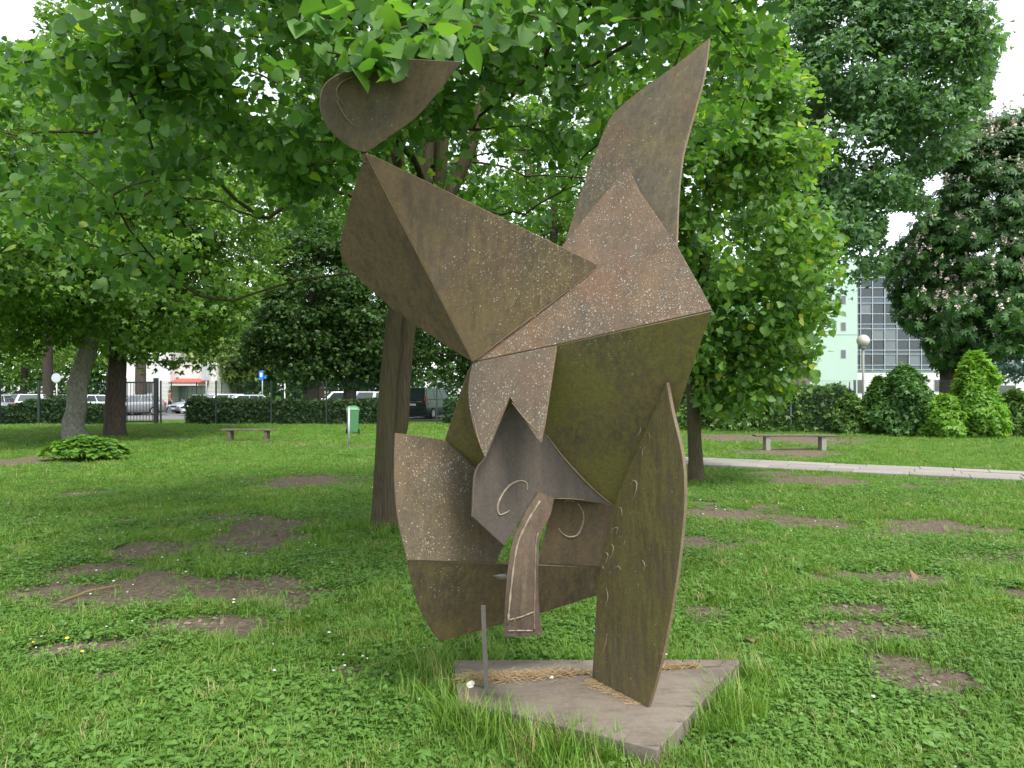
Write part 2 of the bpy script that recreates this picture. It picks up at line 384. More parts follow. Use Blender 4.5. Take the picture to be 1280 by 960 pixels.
def graded(lo, hi, fine_lo, fine_hi, step, growth):
    a = list(np.arange(fine_lo, fine_hi, step)); s = step; x = a[-1]
    while x < hi: s *= growth; x += s; a.append(min(x, hi))
    s = step; x = a[0]; b = []
    while x > lo: s *= growth; x -= s; b.append(max(x, lo))
    return np.array(b[::-1] + a)
gx = graded(-400, 400, -5.5, 5.5, 0.055, 1.035); gy = graded(-30, 900, 2.2, 9.5, 0.06, 1.03)
GX, GY = np.meshgrid(gx, gy)
GV = np.stack([GX, GY, ground_z(GX, GY)], -1).reshape(-1, 3)
nx, ny = len(gx), len(gy)
ii, jj = np.meshgrid(np.arange(nx - 1), np.arange(ny - 1)); b0 = (jj * nx + ii).ravel()
GF = np.stack([b0, b0 + 1, b0 + nx + 1, b0 + nx], -1)
lawn = link('ground', mesh_np('ground', GV, GF, M['ground'], {'dirt': dirt(GX, GY).ravel()}, smooth=True))
tag(lawn, 'short green lawn with bare brown patches and clover', 'lawn', kind='structure')

# asphalt car park beyond the fence
cp = MB(); cp.raw([(-70, 43.5, .012), (3, 42.0, .012), (3, 76, .012), (-70, 76, .012)], [(0, 1, 2, 3)])
tag(cp.build('car_park', M['asphalt']), 'grey asphalt car park behind the dark green fence', 'car park', kind='structure')

# paved path: each slab is a piece
pa = thing('path', 'pale stone slab path crossing the lawn in front of the right bench', 'path'); pa['kind'] = 'structure'
bed = MB(); L_ = 24.0
q = [PATH_A + PDIR * U0, PATH_A + PDIR * L_, PATH_A + PDIR * L_ + PNOR * PATHW, PATH_A + PDIR * U0 + PNOR * PATHW]
bed.raw([(p[0], p[1], 0.012) for p in q], [(0, 1, 2, 3)]); bed.build('path_bed', M['dirtpath'], pa)
slab_me = {}
def slab_mesh(w, l):
    k = (round(w, 2), round(l, 2))
    if k not in slab_me:
        b = MB(); b.box((0, 0, 0.0), (l - 0.014, w - 0.014, 0.05)); o = b.build('slab', M['slab']); slab_me[k] = o.data
        bpy.data.objects.remove(o)
    return slab_me[k]
u = U0; rows = 3; w = PATHW / rows; pr = random.Random(3)
ang = math.atan2(PDIR[1], PDIR[0])
for r_ in range(rows):
    u = U0 + (0.3 if r_ % 2 else 0.0)
    while u < 11.5:
        l = pr.choice([0.6, 0.8, 1.0]); c = PATH_A + PDIR * (u + l / 2) + PNOR * (w * (r_ + 0.5))
        o = link('slab', slab_mesh(w, l), pa); o.location = (c[0], c[1], 0.010 + pr.uniform(-0.006, 0.008))
        o.rotation_euler = (pr.uniform(-.008, .008), pr.uniform(-.008, .008), ang); u += l

# ------------------------------------------------------------------ plinth
PZ = 0.10
PL = [np.array(p) for p in ((1.30, 4.07), (0.613, 3.03), (-0.26, 3.52), (-0.33, 4.06))]
def slab_poly(name, poly, z0, z1, material, parent, bevel=0.006):
    n = len(poly); b = MB()
    b.raw([(p[0], p[1], z0) for p in poly] + [(p[0], p[1], z1) for p in poly],
          [list(range(n))[::-1], [n + i for i in range(n)]] + [[i, (i + 1) % n, n + (i + 1) % n, n + i] for i in range(n)])
    o = b.build(name, material, parent, bevel=bevel)
    # keep the face winding outward
    bm = bmesh.new(); bm.from_mesh(o.data); bmesh.ops.recalc_face_normals(bm, faces=bm.faces); bm.to_mesh(o.data); bm.free()
    return o
def plinth_mat():
    t = NT('plinth_concrete'); c = t.coord(); a = t.noise(c, 3.0, 6, 0.6); f = t.noise(c, 45, 5, 0.7); s = t.noise(t.coord((3, 14, 1)), 2.0, 5, 0.65)
    col = t.mix(t.ramp(a, 0.3, 0.7), (0.102, 0.084, 0.066), (0.172, 0.145, 0.116))
    col = t.mix(t.math('MULTIPLY', t.ramp(s, 0.5, 0.7), 0.5), col, (0.068, 0.058, 0.050))
    col = t.mix(t.math('MULTIPLY', t.ramp(f, 0.5, 0.72), 0.45), col, (0.20, 0.182, 0.158))
    return t.done(col, 0.88, t.bump(f, 0.35, 0.004), spec=0.15)
M['plinth'] = plinth_mat()
pl = thing('plinth', 'low brown grey slab base under the rusty sculpture', 'plinth', (0.33, 3.67, 0))
def rel(poly, c=(0.33, 3.67)): return [(p[0] - c[0], p[1] - c[1]) for p in poly]
jA, jB = np.array([-0.30, 3.80]), np.array([1.14, 3.97])     # straw-filled joint between the two slabs
main = [PL[0] * 0.9 + PL[1] * 0.1, PL[1], PL[2], np.array([-0.29, 3.72]), np.array([0.40, 3.83]), jB - np.array([0.05, 0.03])]
rear = [PL[0], PL[0] * 0.915 + PL[1] * 0.085 , jB + np.array([-0.07, 0.008]), np.array([0.38, 3.875]), np.array([-0.295, 3.79]), PL[3]]
slab_poly('front_slab', rel(main), -0.06, PZ, M['plinth'], pl)
slab_poly('rear_slab', rel(rear), -0.06, PZ - 0.006, M['plinth'], pl)
bf = [PL[0] * 0.93 + PL[1] * 0.07, PL[1] * 0.9 + PL[0] * 0.04 + PL[2] * 0.06, PL[2] * 0.94 + PL[0] * 0.06, PL[3] * 0.94 + PL[1] * 0.06]
slab_poly('footing', rel(bf), -0.08, 0.062, M['dirtpath'], pl, 0)

# ------------------------------------------------------------------ the sculpture
SB = np.array([0.45, 3.6, PZ])
sculpt = thing('steel_sculpture', 'tall abstract sculpture of angular rusty steel plates on a low slab', 'sculpture', SB)

class Plane:
    def __init__(s, a, b, c):
        s.a = at(*a); n = np.cross(at(*b) - s.a, at(*c) - s.a); n /= np.linalg.norm(n)
        eye = np.array([0, 0, EYE]); s.n = n if n @ (eye - s.a) > 0 else -n       # towards the viewer's side
    def d(s, x, y):
        e = np.array([0, 0, EYE]); r = at(x, y, 1.0) - e; return (s.n @ (s.a - e)) / (s.n @ r)
    def p(s, x, y, off=0.0):
        return at(x, y, s.d(x, y)) + s.n * off

TH = 0.016
def smooth_poly(pts, closed_idx=()):
    return pts
def plate(name, pts, pl_, material, th=TH, off=0.0):
    P = [pl_.p(x, y, off) - SB for x, y in pts]
    bm = bmesh.new()
    fv = [bm.verts.new(p) for p in P]; bv = [bm.verts.new(p - pl_.n * th) for p in P]
    n = len(P); bm.faces.new(fv); bm.faces.new(bv[::-1])
    for i in range(n): bm.faces.new((fv[i], bv[i], bv[(i + 1) % n], fv[(i + 1) % n])).material_index = 1
    bmesh.ops.recalc_face_normals(bm, faces=bm.faces)
    me = bpy.data.meshes.new(name); bm.to_mesh(me); bm.free(); me.materials.append(material); me.materials.append(M['st_edge'])
    o = link(name, me, sculpt)
    m = o.modifiers.new('bevel', 'BEVEL'); m.width = 0.0025; m.segments = 2; m.limit_method = 'ANGLE'; m.angle_limit = R(50)
    return o

def catmull(pts, k=8):
    P = [np.array(p, float) for p in pts]; P = [2 * P[0] - P[1]] + P + [2 * P[-1] - P[-2]]; out = []
    for i in range(1, len(P) - 2):
        for j in range(k):
            t = j / k
            out.append(0.5 * (2 * P[i] + (P[i + 1] - P[i - 1]) * t + (2 * P[i - 1] - 5 * P[i] + 4 * P[i + 1] - P[i + 2]) * t * t
                              + (3 * P[i] - P[i - 1] - 3 * P[i + 1] + P[i + 2]) * t ** 3))
    out.append(P[-2]); return out
def curve(*pts, k=5): return [tuple(p) for p in catmull(pts, k)]

pLEG = Plane((740, 848, 3.78), (810, 885, 3.43), (745, 710, 3.71))
tl = pLEG.d(833, 478)
pB = Plane((833, 478, tl + .02), (765, 631, 3.68), (557, 548, 3.61))
r1, r2, r3 = pB.d(890, 388), pB.d(591, 453), pB.d(697, 431)
pC = Plane((890, 388, r1), (591, 453, r2), (783, 210, 3.52))
pE = Plane((591, 453, r2 - .01), (745, 333, pC.d(745, 333) - .01), (457, 192, 3.02))
pF = Plane((591, 453, r2 - .01), (425, 310, 3.34), (457, 192, 3.02))
pD = Plane((591, 453, r2), (697, 431, r3), (605, 572, r2 - .12))
pJ = Plane((685, 545, pB.d(685, 545) - .03), (765, 631, 3.62), (628, 682, 3.34))
pM = Plane((510, 700, 3.42), (622, 704, 3.56), (497, 543, 3.52))
pL = Plane((673, 705, 3.63), (748, 709, 3.73), (765, 631, 3.67))
pN = Plane((510, 700, 3.425), (748, 709, 3.735), (550, 802, 3.66))
pG = Plane((452, 190, 3.03), (577, 77, 3.02), (400, 127, 2.90))
pH = Plane((783, 215, 3.58), (887, 47, 3.66), (712, 285, 3.62))

CB, CR = (0.130, 0.100, 0.074), (0.185, 0.125, 0.084)
sp = lambda pl_, x, y: pl_.p(x, y)
M['st_C'] = steel_mat('rusty_steel_lichen', (0.120, 0.096, 0.072), (0.158, 0.104, 0.072), 0.08, 0.80, [(sp(pC, 860, 385), .35, .8), (sp(pC, 700, 415), .25, .5)], 0.35, 1)
M['st_D'] = steel_mat('pale_rusty_steel', (0.128, 0.106, 0.082), (0.148, 0.114, 0.084), 0.0, 1.0, [], 0.2, 2)
M['st_E'] = steel_mat('streaked_rusty_steel', (0.122, 0.095, 0.070), (0.155, 0.112, 0.068), 0.25, 0.0, [(sp(pE, 650, 320), .36, 1.0), (sp(pE, 700, 345), .25, .8)], 0.7, 3, mosscol=(0.150, 0.120, 0.045))
M['st_F'] = steel_mat('dark_rusty_steel', (0.106, 0.082, 0.058), (0.140, 0.095, 0.064), 0.12, 0.0, [(sp(pF, 430, 300), .12, .4)], 0.6, 4)
M['st_B'] = steel_mat('mossy_steel', (0.160, 0.128, 0.084), (0.180, 0.136, 0.088), 0.95, 0.0, [(sp(pB, 760, 425), .2, .5)], 0.8, 5)
M['st_leg'] = steel_mat('olive_steel', (0.135, 0.108, 0.070), (0.155, 0.115, 0.074), 0.85, 0.08, [], 0.4, 6)
M['st_J'] = steel_mat('grey_steel', (0.088, 0.074, 0.062), (0.100, 0.080, 0.066), 0.0, 0.0, [], 0.25, 7, grey=0.40)
M['st_L'] = steel_mat('brown_steel', (0.092, 0.070, 0.052), (0.135, 0.098, 0.070), 0.2, 0.0, [], 0.35, 8)
M['st_M'] = steel_mat('speckled_steel', (0.112, 0.090, 0.064), (0.134, 0.100, 0.067), 0.16, 0.22, [(sp(pM, 535, 590), .20, 1.1), (sp(pM, 585, 585), .13, .9), (sp(pM, 530, 690), .15, .9)], 0.4, 9)
M['st_N'] = steel_mat('dark_streaked_steel', (0.100, 0.078, 0.054), (0.125, 0.090, 0.058), 0.35, 0.0, [(sp(pN, 555, 720), .17, .6)], 0.75, 10)
M['st_G'] = steel_mat('head_steel', (0.118, 0.100, 0.078), (0.150, 0.112, 0.084), 0.15, 0.04, [], 0.55, 11)
M['st_H'] = steel_mat('upper_steel', (0.092, 0.080, 0.062), (0.112, 0.088, 0.064), 0.2, 0.06, [(sp(pH, 745, 210), .25, .9)], 0.6, 12)
M['st_T'] = steel_mat('tongue_steel', (0.080, 0.060, 0.046), (0.140, 0.108, 0.080), 0.0, 0.0, [], 0.6, 13)
M['st_edge'] = steel_mat('worn_steel_edge', (.24, .185, .135), (.27, .20, .14), 0.1, 0.0, [], .3, 15)
M['weld'] = plain('pale_weld_bead', (0.20, 0.168, 0.120), 0.85, 0.15, var=0.6, scale=45)
M['weld_dark'] = plain('brown_weld_bead', (0.135, 0.10, 0.062), 0.75, 0.25, var=0.3, scale=40)
M['rod'] = plain('grey_bar_steel', (0.15, 0.135, 0.12), 0.6, 0.3, var=0.25, scale=20)

leg_pts = curve((833, 478), (841, 519), (853, 572), (855.5, 625), (852, 670), (846, 720), (835, 787), (822, 845), (810, 885)) + [(740, 848), (745, 762)] + curve((747, 730), (756, 680), (768, 630), (800, 553))
plate('leg_plate', leg_pts, pLEG, M['st_leg'], 0.02)
plate('chest_plate', [(591, 454), (697, 431.5), (890, 389), (872, 440), (846, 517), (800, 600), (765, 640), (700, 650), (612, 622), (575, 572), (556, 550), (570, 508), (584, 466)], pB, M['st_B'])
plate('shoulder_plate', [(783, 209), (790, 219), (799, 238), (845, 305), (876, 360), (890, 387), (697, 430), (591, 452), (650, 375), (704, 305)], pC, M['st_C'])
plate('toothed_flap', [(591, 453), (696, 432), (690, 470), (681, 530), (676, 553), (672, 550), (637, 496)] + curve((606, 572), (597, 551), (589, 522), (585, 492), (587, 468)), pD, M['st_D'])
plate('wing_plate', [(458, 192), (470, 196), (746, 330), (745, 335), (591, 453)], pE, M['st_E'], 0.022)
plate('side_wing_plate', [(457, 192), (591, 453), (560, 434)] + curve((490, 386), (452, 352), (430, 328), (425, 310), (431, 278), (441, 240)), pF, M['st_F'], 0.018)
plate('face_plate', curve((765, 631), (745, 614), (720, 589), (700, 566), (683, 543)) + [(662, 520), (640, 508), (622, 534)] + curve((606, 574), (597, 585), (593, 602), (591, 646)) + [(630, 682), (657, 641), (674, 616), (692, 622)], pJ, M['st_J'], 0.02)
plate('cheek_plate', [(692, 622), (730, 625), (766, 632), (776, 640), (764, 709.5), (673, 704), (680, 677), (687, 645)], pL, M['st_L'])
plate('speckled_plate', [(494, 541), (525, 545), (555, 550)] + curve((568, 560), (582, 573), (596, 588)) + [(613, 625), (634, 672), (620, 703.5), (509, 700)] + curve((503, 676), (496, 640), (493, 600), (493, 565)), pM, M['st_M'])
plate('jaw_plate', [(509, 700.5), (620, 704.5), (680, 706.5), (764, 710), (760, 740), (678, 766), (600, 788), (551, 802)] + curve((540, 790), (526, 765), (516, 735), (510, 708)), pN, M['st_N'])
plate('head_plate', curve((577, 77), (540, 75), (500, 74), (460, 81), (425, 92), (406, 106), (400, 127), (404, 148), (416, 167), (437, 184), (452, 190), (464, 187), (482, 174), (520, 147), (555, 107)), pG, M['st_G'], 0.02)
plate('upper_fin', curve((887, 47), (881, 91), (870, 133), (859, 172), (852, 205), (848, 250), (846, 303)) + [(840, 345), (712, 330), (706, 303)] + curve((726, 240), (745, 188), (756, 161), (765, 144), (778, 131), (800, 113), (845, 81)), pH, M['st_H'], 0.02)
# the stub that carries the head plate
stub = MB(); stub.raw(*(lambda a, b: ([*(a + np.array(o) for o in ((-.012, -.006, 0), (.012, -.006, 0), (.012, .01, 0), (-.012, .01, 0))), *(b + np.array(o) for o in ((-.012, -.006, 0), (.012, -.006, 0), (.012, .01, 0), (-.012, .01, 0)))],
      [(0, 3, 2, 1), (4, 5, 6, 7), (0, 1, 5, 4), (1, 2, 6, 5), (2, 3, 7, 6), (3, 0, 4, 7)]))(at(458, 204, 3.045) - SB, at(453, 182, 3.055) - SB))
stub.build('head_stub', M['st_F'], sculpt)
# tongue: a bent strip
TL = [(674, 615), (658, 639), (649, 659), (641, 678), (636, 705), (633, 735), (631, 765), (630, 795)]
TR = [(692, 622), (687, 645), (676, 664), (673, 680), (672.5, 705), (672.5, 735), (674, 765), (678, 793)]
TD = [3.42, 3.40, 3.375, 3.355, 3.335, 3.32, 3.315, 3.315]
bm = bmesh.new(); rows_ = []
for (l, r, d) in zip(catmull([(*p, d) for p, d in zip(TL, TD)], 3), catmull([(*p, d) for p, d in zip(TR, TD)], 3), range(99)):
    a, b = at(*l) - SB, at(*r) - SB; mid = (a + b) / 2
    rows_.append([bm.verts.new(v) for v in (a, mid + np.array((0, -.012, 0)), b)])
for i in range(len(rows_) - 1):
    for k in range(2): bm.faces.new((rows_[i][k], rows_[i + 1][k], rows_[i + 1][k + 1], rows_[i][k + 1]))
bmesh.ops.recalc_face_normals(bm, faces=bm.faces)
me = bpy.data.meshes.new('tongue_strip'); bm.to_mesh(me); bm.free(); me.materials.append(M['st_T'])
tongue = link('tongue_strip', me, sculpt); sm = tongue.modifiers.new('thickness', 'SOLIDIFY'); sm.thickness = 0.016; sm.offset = 0.0
# square support bar
rod = MB(); a = at(608, 860, 3.655) - SB; a[2] = 0.0; b = at(604, 757, 3.545) - SB
rod.raw([*(a + np.array(o) for o in ((-.011, -.011, 0), (.011, -.011, 0), (.011, .011, 0), (-.011, .011, 0))), *(b + np.array(o) for o in ((-.011, -.011, 0), (.011, -.011, 0), (.011, .011, 0), (-.011, .011, 0)))],
        [(0, 3, 2, 1), (4, 5, 6, 7), (0, 1, 5, 4), (1, 2, 6, 5), (2, 3, 7, 6), (3, 0, 4, 7)])
rod.build('support_bar', M['rod'], sculpt)
tab = MB(); tp = [at(616, 719, 3.50) - SB, at(626, 723, 3.46) - SB, at(637, 722, 3.40) - SB, at(632, 717, 3.45) - SB]
tab.raw([*tp, *(p + np.array((0, .004, -.006)) for p in tp)], [(0, 1, 2, 3), (7, 6, 5, 4), (0, 4, 5, 1), (1, 5, 6, 2), (2, 6, 7, 3), (3, 7, 4, 0)])
tab.build('metal_tab', M['rod'], sculpt)
def bead(pts, pl_, rad, material='weld', k=6):
    P = [pl_.p(x, y, rad * 0.25) - SB for x, y in catmull(pts, k)]
    n = len(P); rr = [rad * (0.45 + 0.55 * math.sin(math.pi * min(1, max(0, (i + .6) / n))) + 0.12 * math.sin(i * 2.4)) for i in range(n)]
    b = MB(); b.path(P, rr, 6); return b.build('weld_bead', M[material], sculpt, smooth=True)
bead([(659, 613), (658, 604), (650, 601), (638, 606), (628, 618), (622, 632), (624, 643), (632, 641), (637, 638)], pJ, 0.0052)
bead([(705, 627), (711, 625), (718, 627)], pL, 0.004); bead([(722, 629), (729, 641), (728, 655), (722, 668), (712, 671), (703, 667), (698, 660)], pL, 0.0052)
bead([(683, 544), (700, 567), (720, 590), (745, 615), (765, 631)], pJ, .006, 'weld_dark')
bead([(690, 623), (712, 623.5), (731, 625)], pJ, 0.003, 'weld_dark')
bead([(430, 132), (421, 117), (425, 105), (437, 98), (450, 93)], pG, 0.004, 'weld_dark'); bead([(421, 118), (424, 132), (432, 147), (443, 158)], pG, 0.004, 'weld_dark')
bead([(797, 545), (800, 540), (801, 534)][::-1], pLEG, 0.003); bead([(803, 570), (804, 562), (808, 558)], pLEG, 0.003)
for pts in ([(810, 553), (812, 547), (811, 541)], [(791, 592), (793, 586), (797, 582)], [(789, 606), (792, 601), (796, 604), (795, 615), (791, 625)],
            [(773, 634), (777, 636), (777, 646)], [(763, 668), (767, 661), (772, 660), (770, 668)], [(764, 680), (767, 684), (765, 693), (761, 702)],
            [(757, 690), (760, 694), (757, 706)], [(753, 707), (755, 711)], [(767, 712), (773, 708), (776, 712)], [(781, 676), (780, 681)],
            [(803, 700), (806, 706), (804, 714)], [(758, 735), (760, 746), (757, 757)], [(752, 820), (757, 806), (759, 792)]):
    bead(pts, pLEG, 0.0034 if len(pts) < 5 else 0.0045, 'weld' if pts[0][1] > 600 else 'weld_dark')
# weld lines on the tongue
def tongue_pt(u, v):
    cl, cr = catmull([(*p, d) for p, d in zip(TL, TD)], 3), catmull([(*p, d) for p, d in zip(TR, TD)], 3)
    x = v * (len(cl) - 1); i = min(int(x), len(cl) - 2); f = x - i
    l, r = cl[i] * (1 - f) + cl[i + 1] * f, cr[i] * (1 - f) + cr[i + 1] * f
    a, b = at(*l), at(*r); p = a * (1 - u) + b * u; p[1] -= 0.012 * (1 - abs(2 * u - 1)) + 0.010; return p - SB
for (uv, rad, mt) in (([(0.30, .05), (.24, .2), (.2, .4), (.17, .6), (.13, .8), (.1, .92)], .006, 'weld'), ([(.9, .3), (.9, .5), (.9, .7), (.85, .85), (.8, .97)], .004, 'weld_dark'),
                      ([(.12, .9), (.45, .88), (.85, .85)], .004, 'weld'), ([(.12, .965), (.45, .962), (.75, .967)], .0035, 'weld'), ([(.3, .895), (.24, .93)], .003, 'weld_dark')):
    P = [tongue_pt(*q) for q in catmull(uv, 5)]; bb = MB(); bb.path(P, [rad * (.8 + .3 * math.sin(i * 1.7) + .25 * math.sin(i * 3.3 + 1)) for i in range(len(P))], 6); bb.build('weld_bead', M[mt], sculpt, smooth=True)
for (pts, mt) in (([(592, 520), (597, 545), (603, 563)], 'weld_dark'), ([(629, 510), (619, 530), (610, 550)], 'weld_dark'), ([(640, 503), (655, 522), (672, 540)], 'weld_dark')):
    bead(pts, pD, 0.0032, mt)
bead([(592, 452), (640, 415), (690, 378), (744, 336)], Plane((591, 453, r2 - .015), (745, 333, pC.d(745, 333) - .015), (457, 192, 3.01)), 0.003, 'weld_dark')

# ------------------------------------------------------------------ trees
def leaf_template(kind):
    """returns verts (k,3) with y along the leaf, z the face normal, and tris"""
    if kind == 'heart':
        V = [(0, 0, 0), (0, .45, -.03), (0, 1.0, -.10), (-.30, -.10, .05), (-.50, .22, .06), (-.34, .62, .02), (.30, -.10, .05), (.50, .22, .06), (.34, .62, .02)]
        Fc = [(0, 4, 3), (0, 1, 4), (1, 5, 4), (1, 2, 5), (0, 6, 7), (0, 7, 1), (1, 7, 8), (1, 8, 2)]
    elif kind == 'rhomb':
        V = [(0, 0, 0), (.42, .5, .05), (0, 1, -.06), (-.42, .5, .05)]; Fc = [(0, 1, 2), (0, 2, 3)]
    elif kind == 'spray':      # a small sprig of three leaves
        V = []; Fc = []
        for a, l, w_ in ((-.9, .75, .36), (0, 1.0, .40), (.9, .75, .36)):
            o = len(V); s, c = math.sin(a), math.cos(a)
            for (x, y, z) in ((0, 0, 0), (w_ * .6, l * .5, .05), (0, l, -.10), (-w_ * .6, l * .5, .05)):
                V.append((x * c + y * s, y * c - x * s, z - abs(a) * .05 * y))
            Fc += [(o, o + 1, o + 2), (o, o + 2, o + 3)]
    elif kind == 'palm':       # horse chestnut leaf
        V = []; Fc = []
        for a, l in ((-1.9, .6), (-1.15, .8), (-.5, .95), (.1, 1.0), (.7, .92), (1.35, .78), (2.0, .55)):
            o = len(V); s, c = math.sin(a), math.cos(a); w_ = .17 * l
            for (x, y, z) in ((0, 0, 0), (w_, l * .62, -.10), (0, l, -.32 * l), (-w_, l * .62, -.10)):
                V.append((x * c + y * s, y * c - x * s, z))
            Fc += [(o, o + 1, o + 2), (o, o + 2, o + 3)]
    return np.array(V, float), np.array(Fc, int)

def unit(a): return a / np.maximum(np.linalg.norm(a, axis=-1, keepdims=True), 1e-9)

def leaf_frames(P, centre, g, up=0.9, out=0.5, rnd=0.75, droop=0.45):
    n = len(P); o = unit(P - centre)
    N = unit(np.array([0, 0, up]) + out * o + rnd * g.normal(size=(n, 3)))
    T = unit(g.normal(size=(n, 3)) * 0.7 + o * 0.6 + np.array([0, 0, -droop]))
    T = unit(T - N * (T * N).sum(1, keepdims=True)); S = np.cross(T, N)
    return S, T, N

def leaf_mesh(name, P, frames, size, tint, kind, material):
    S, T, N = frames; V, Fc = leaf_template(kind); k = len(V)
    sz = size[:, None, None]
    W = P[:, None, :] + sz * (V[None, :, 0:1] * S[:, None, :] + V[None, :, 1:2] * T[:, None, :] + V[None, :, 2:3] * N[:, None, :])
    F2 = (np.arange(len(P)) * k)[:, None, None] + Fc[None]
    return mesh_np(name, W.reshape(-1, 3), F2.reshape(-1, 3), material, {'tint': np.repeat(tint, k)})

def ell_points(ells, n, g, shell=0.45):
    out = []
    wts = np.array([e[6] if len(e) > 6 else e[3] * e[4] * e[5] for e in ells], float); wts /= wts.sum()
    for e, m in zip(ells, g.multinomial(n, wts)):
        d = unit(g.normal(size=(m, 3))); r = g.random(m) ** (1 / 3) * (1 - shell) + shell * (0.8 + 0.2 * g.random(m))
        out.append(np.array(e[:3]) + d * r[:, None] * np.array(e[3:6]))
    return np.concatenate(out)

def grow(trunk_pts, attract, g, step=0.35, arch=0.35, path_cost=0.22, start=0.35):
    """joins every attraction point to the nearest limb; returns node positions and parents"""
    pos = [np.array(p, float) for p in trunk_pts]; par = [-1] + list(range(len(pos) - 1))
    plen = [0.0]
    for i in range(1, len(pos)): plen.append(plen[-1] + np.linalg.norm(pos[i] - pos[i - 1]))
    ntr = len(pos); usable0 = int(ntr * start)
    order = np.argsort(np.linalg.norm(attract - pos[-1], axis=1) + g.random(len(attract)) * 0.6)
    cap = len(pos) + 200000; A = np.zeros((60000, 3)); PLn = np.zeros(60000)
    A[:ntr] = pos; PLn[:ntr] = plen; PLn[:usable0] = 1e6; n = ntr
    for ai in order:
        a = attract[ai]; d = np.linalg.norm(A[:n] - a, axis=1)
        down = np.clip(A[:n, 2] - a[2], 0, None)
        j = int(np.argmin(d + path_cost * PLn[:n] + 0.25 * down)); dj = d[j]
        if dj < 0.08: continue
        p0 = A[j].copy(); pj = par[j]
        d0 = unit((A[j] - A[pj])[None])[0] if pj >= 0 else np.array([0, 0, 1.0])
        ctrl = p0 + (d0 * 0.45 + unit((a - p0)[None])[0] * 0.4 + np.array([0, 0, arch * 0.5])) * dj * 0.5
        m = max(2, int(dj / step)); prev = j
        for s in range(1, m + 1):
            t = s / m; p = (1 - t) ** 2 * p0 + 2 * t * (1 - t) * ctrl + t * t * a
            if s < m: p = p + g.normal(size=3) * 0.05 * step
            A[n] = p; par.append(prev); PLn[n] = PLn[prev if prev >= usable0 else usable0] + dj / m if prev >= usable0 else dj / m
            prev = n; n += 1
            if n >= 59990: break
        if n >= 59990: break
    return A[:n].copy(), np.array(par[:n]), ntr

def limb_mesh(name, A, par, ntr, r_tip, expo, material, rmax, sides=(9, 6, 4)):
    n = len(A); cnt = np.zeros(n); kids = [[] for _ in range(n)]
    for i in range(n - 1, 0, -1):
        if cnt[i] == 0: cnt[i] = 1
        cnt[par[i]] += cnt[i]; kids[par[i]].append(i)
    rad = np.minimum(r_tip * cnt ** expo, rmax)
    V = []; Q = []; off = 0
    starts = [(i, k) for i in range(ntr) for k in kids[i] if k >= ntr]
    while starts:
        p, c = starts.pop(); chain = [p, c]; rr = [min(rad[c] * 1.15, rmax), rad[c]]
        while kids[c]:
            ks = sorted(kids[c], key=lambda k: -cnt[k])
            for k in ks[1:]: starts.append((c, k))
            c = ks[0]; chain.append(c); rr.append(rad[c])
        s = sides[0] if rr[0] > 0.05 else sides[1] if rr[0] > 0.02 else sides[2]
        v, q_, _ = tube(A[chain], rr, s); V.append(v); Q.append(q_ + off); off += len(v)
    return (mesh_np(name, np.concatenate(V), np.concatenate(Q), material, smooth=True) if V else None), cnt

def trunk_mesh(name, pts, radii, material, sides=22, rough=0.05, seed=1, flare=0.25):
    P = np.array(catmull(pts, 10)); m = len(P)
    rr = np.interp(np.linspace(0, 1, m), np.linspace(0, 1, len(radii)), radii)
    h = P[:, 2] - P[0, 2]; rr = rr * (1 + flare * np.exp(-np.maximum(h, 0) / 0.18))
    V, Q, caps = tube(P, rr, sides)
    V = V.reshape(m, sides, 3); g = np.random.default_rng(seed)
    a = np.arange(sides) / sides * 2 * np.pi
    lump = 1 + rough * (np.sin(a[None] * 3 + h[:, None] * 1.3 + seed) * .5 + np.sin(a[None] * 5 - h[:, None] * 2.1 + seed * 2) * .35 + g.normal(size=(m, sides)) * .22)
    V = P[:, None, :] + (V - P[:, None, :]) * lump[:, :, None]
    return mesh_np(name, V.reshape(-1, 3), Q, material, smooth=True), P, rr

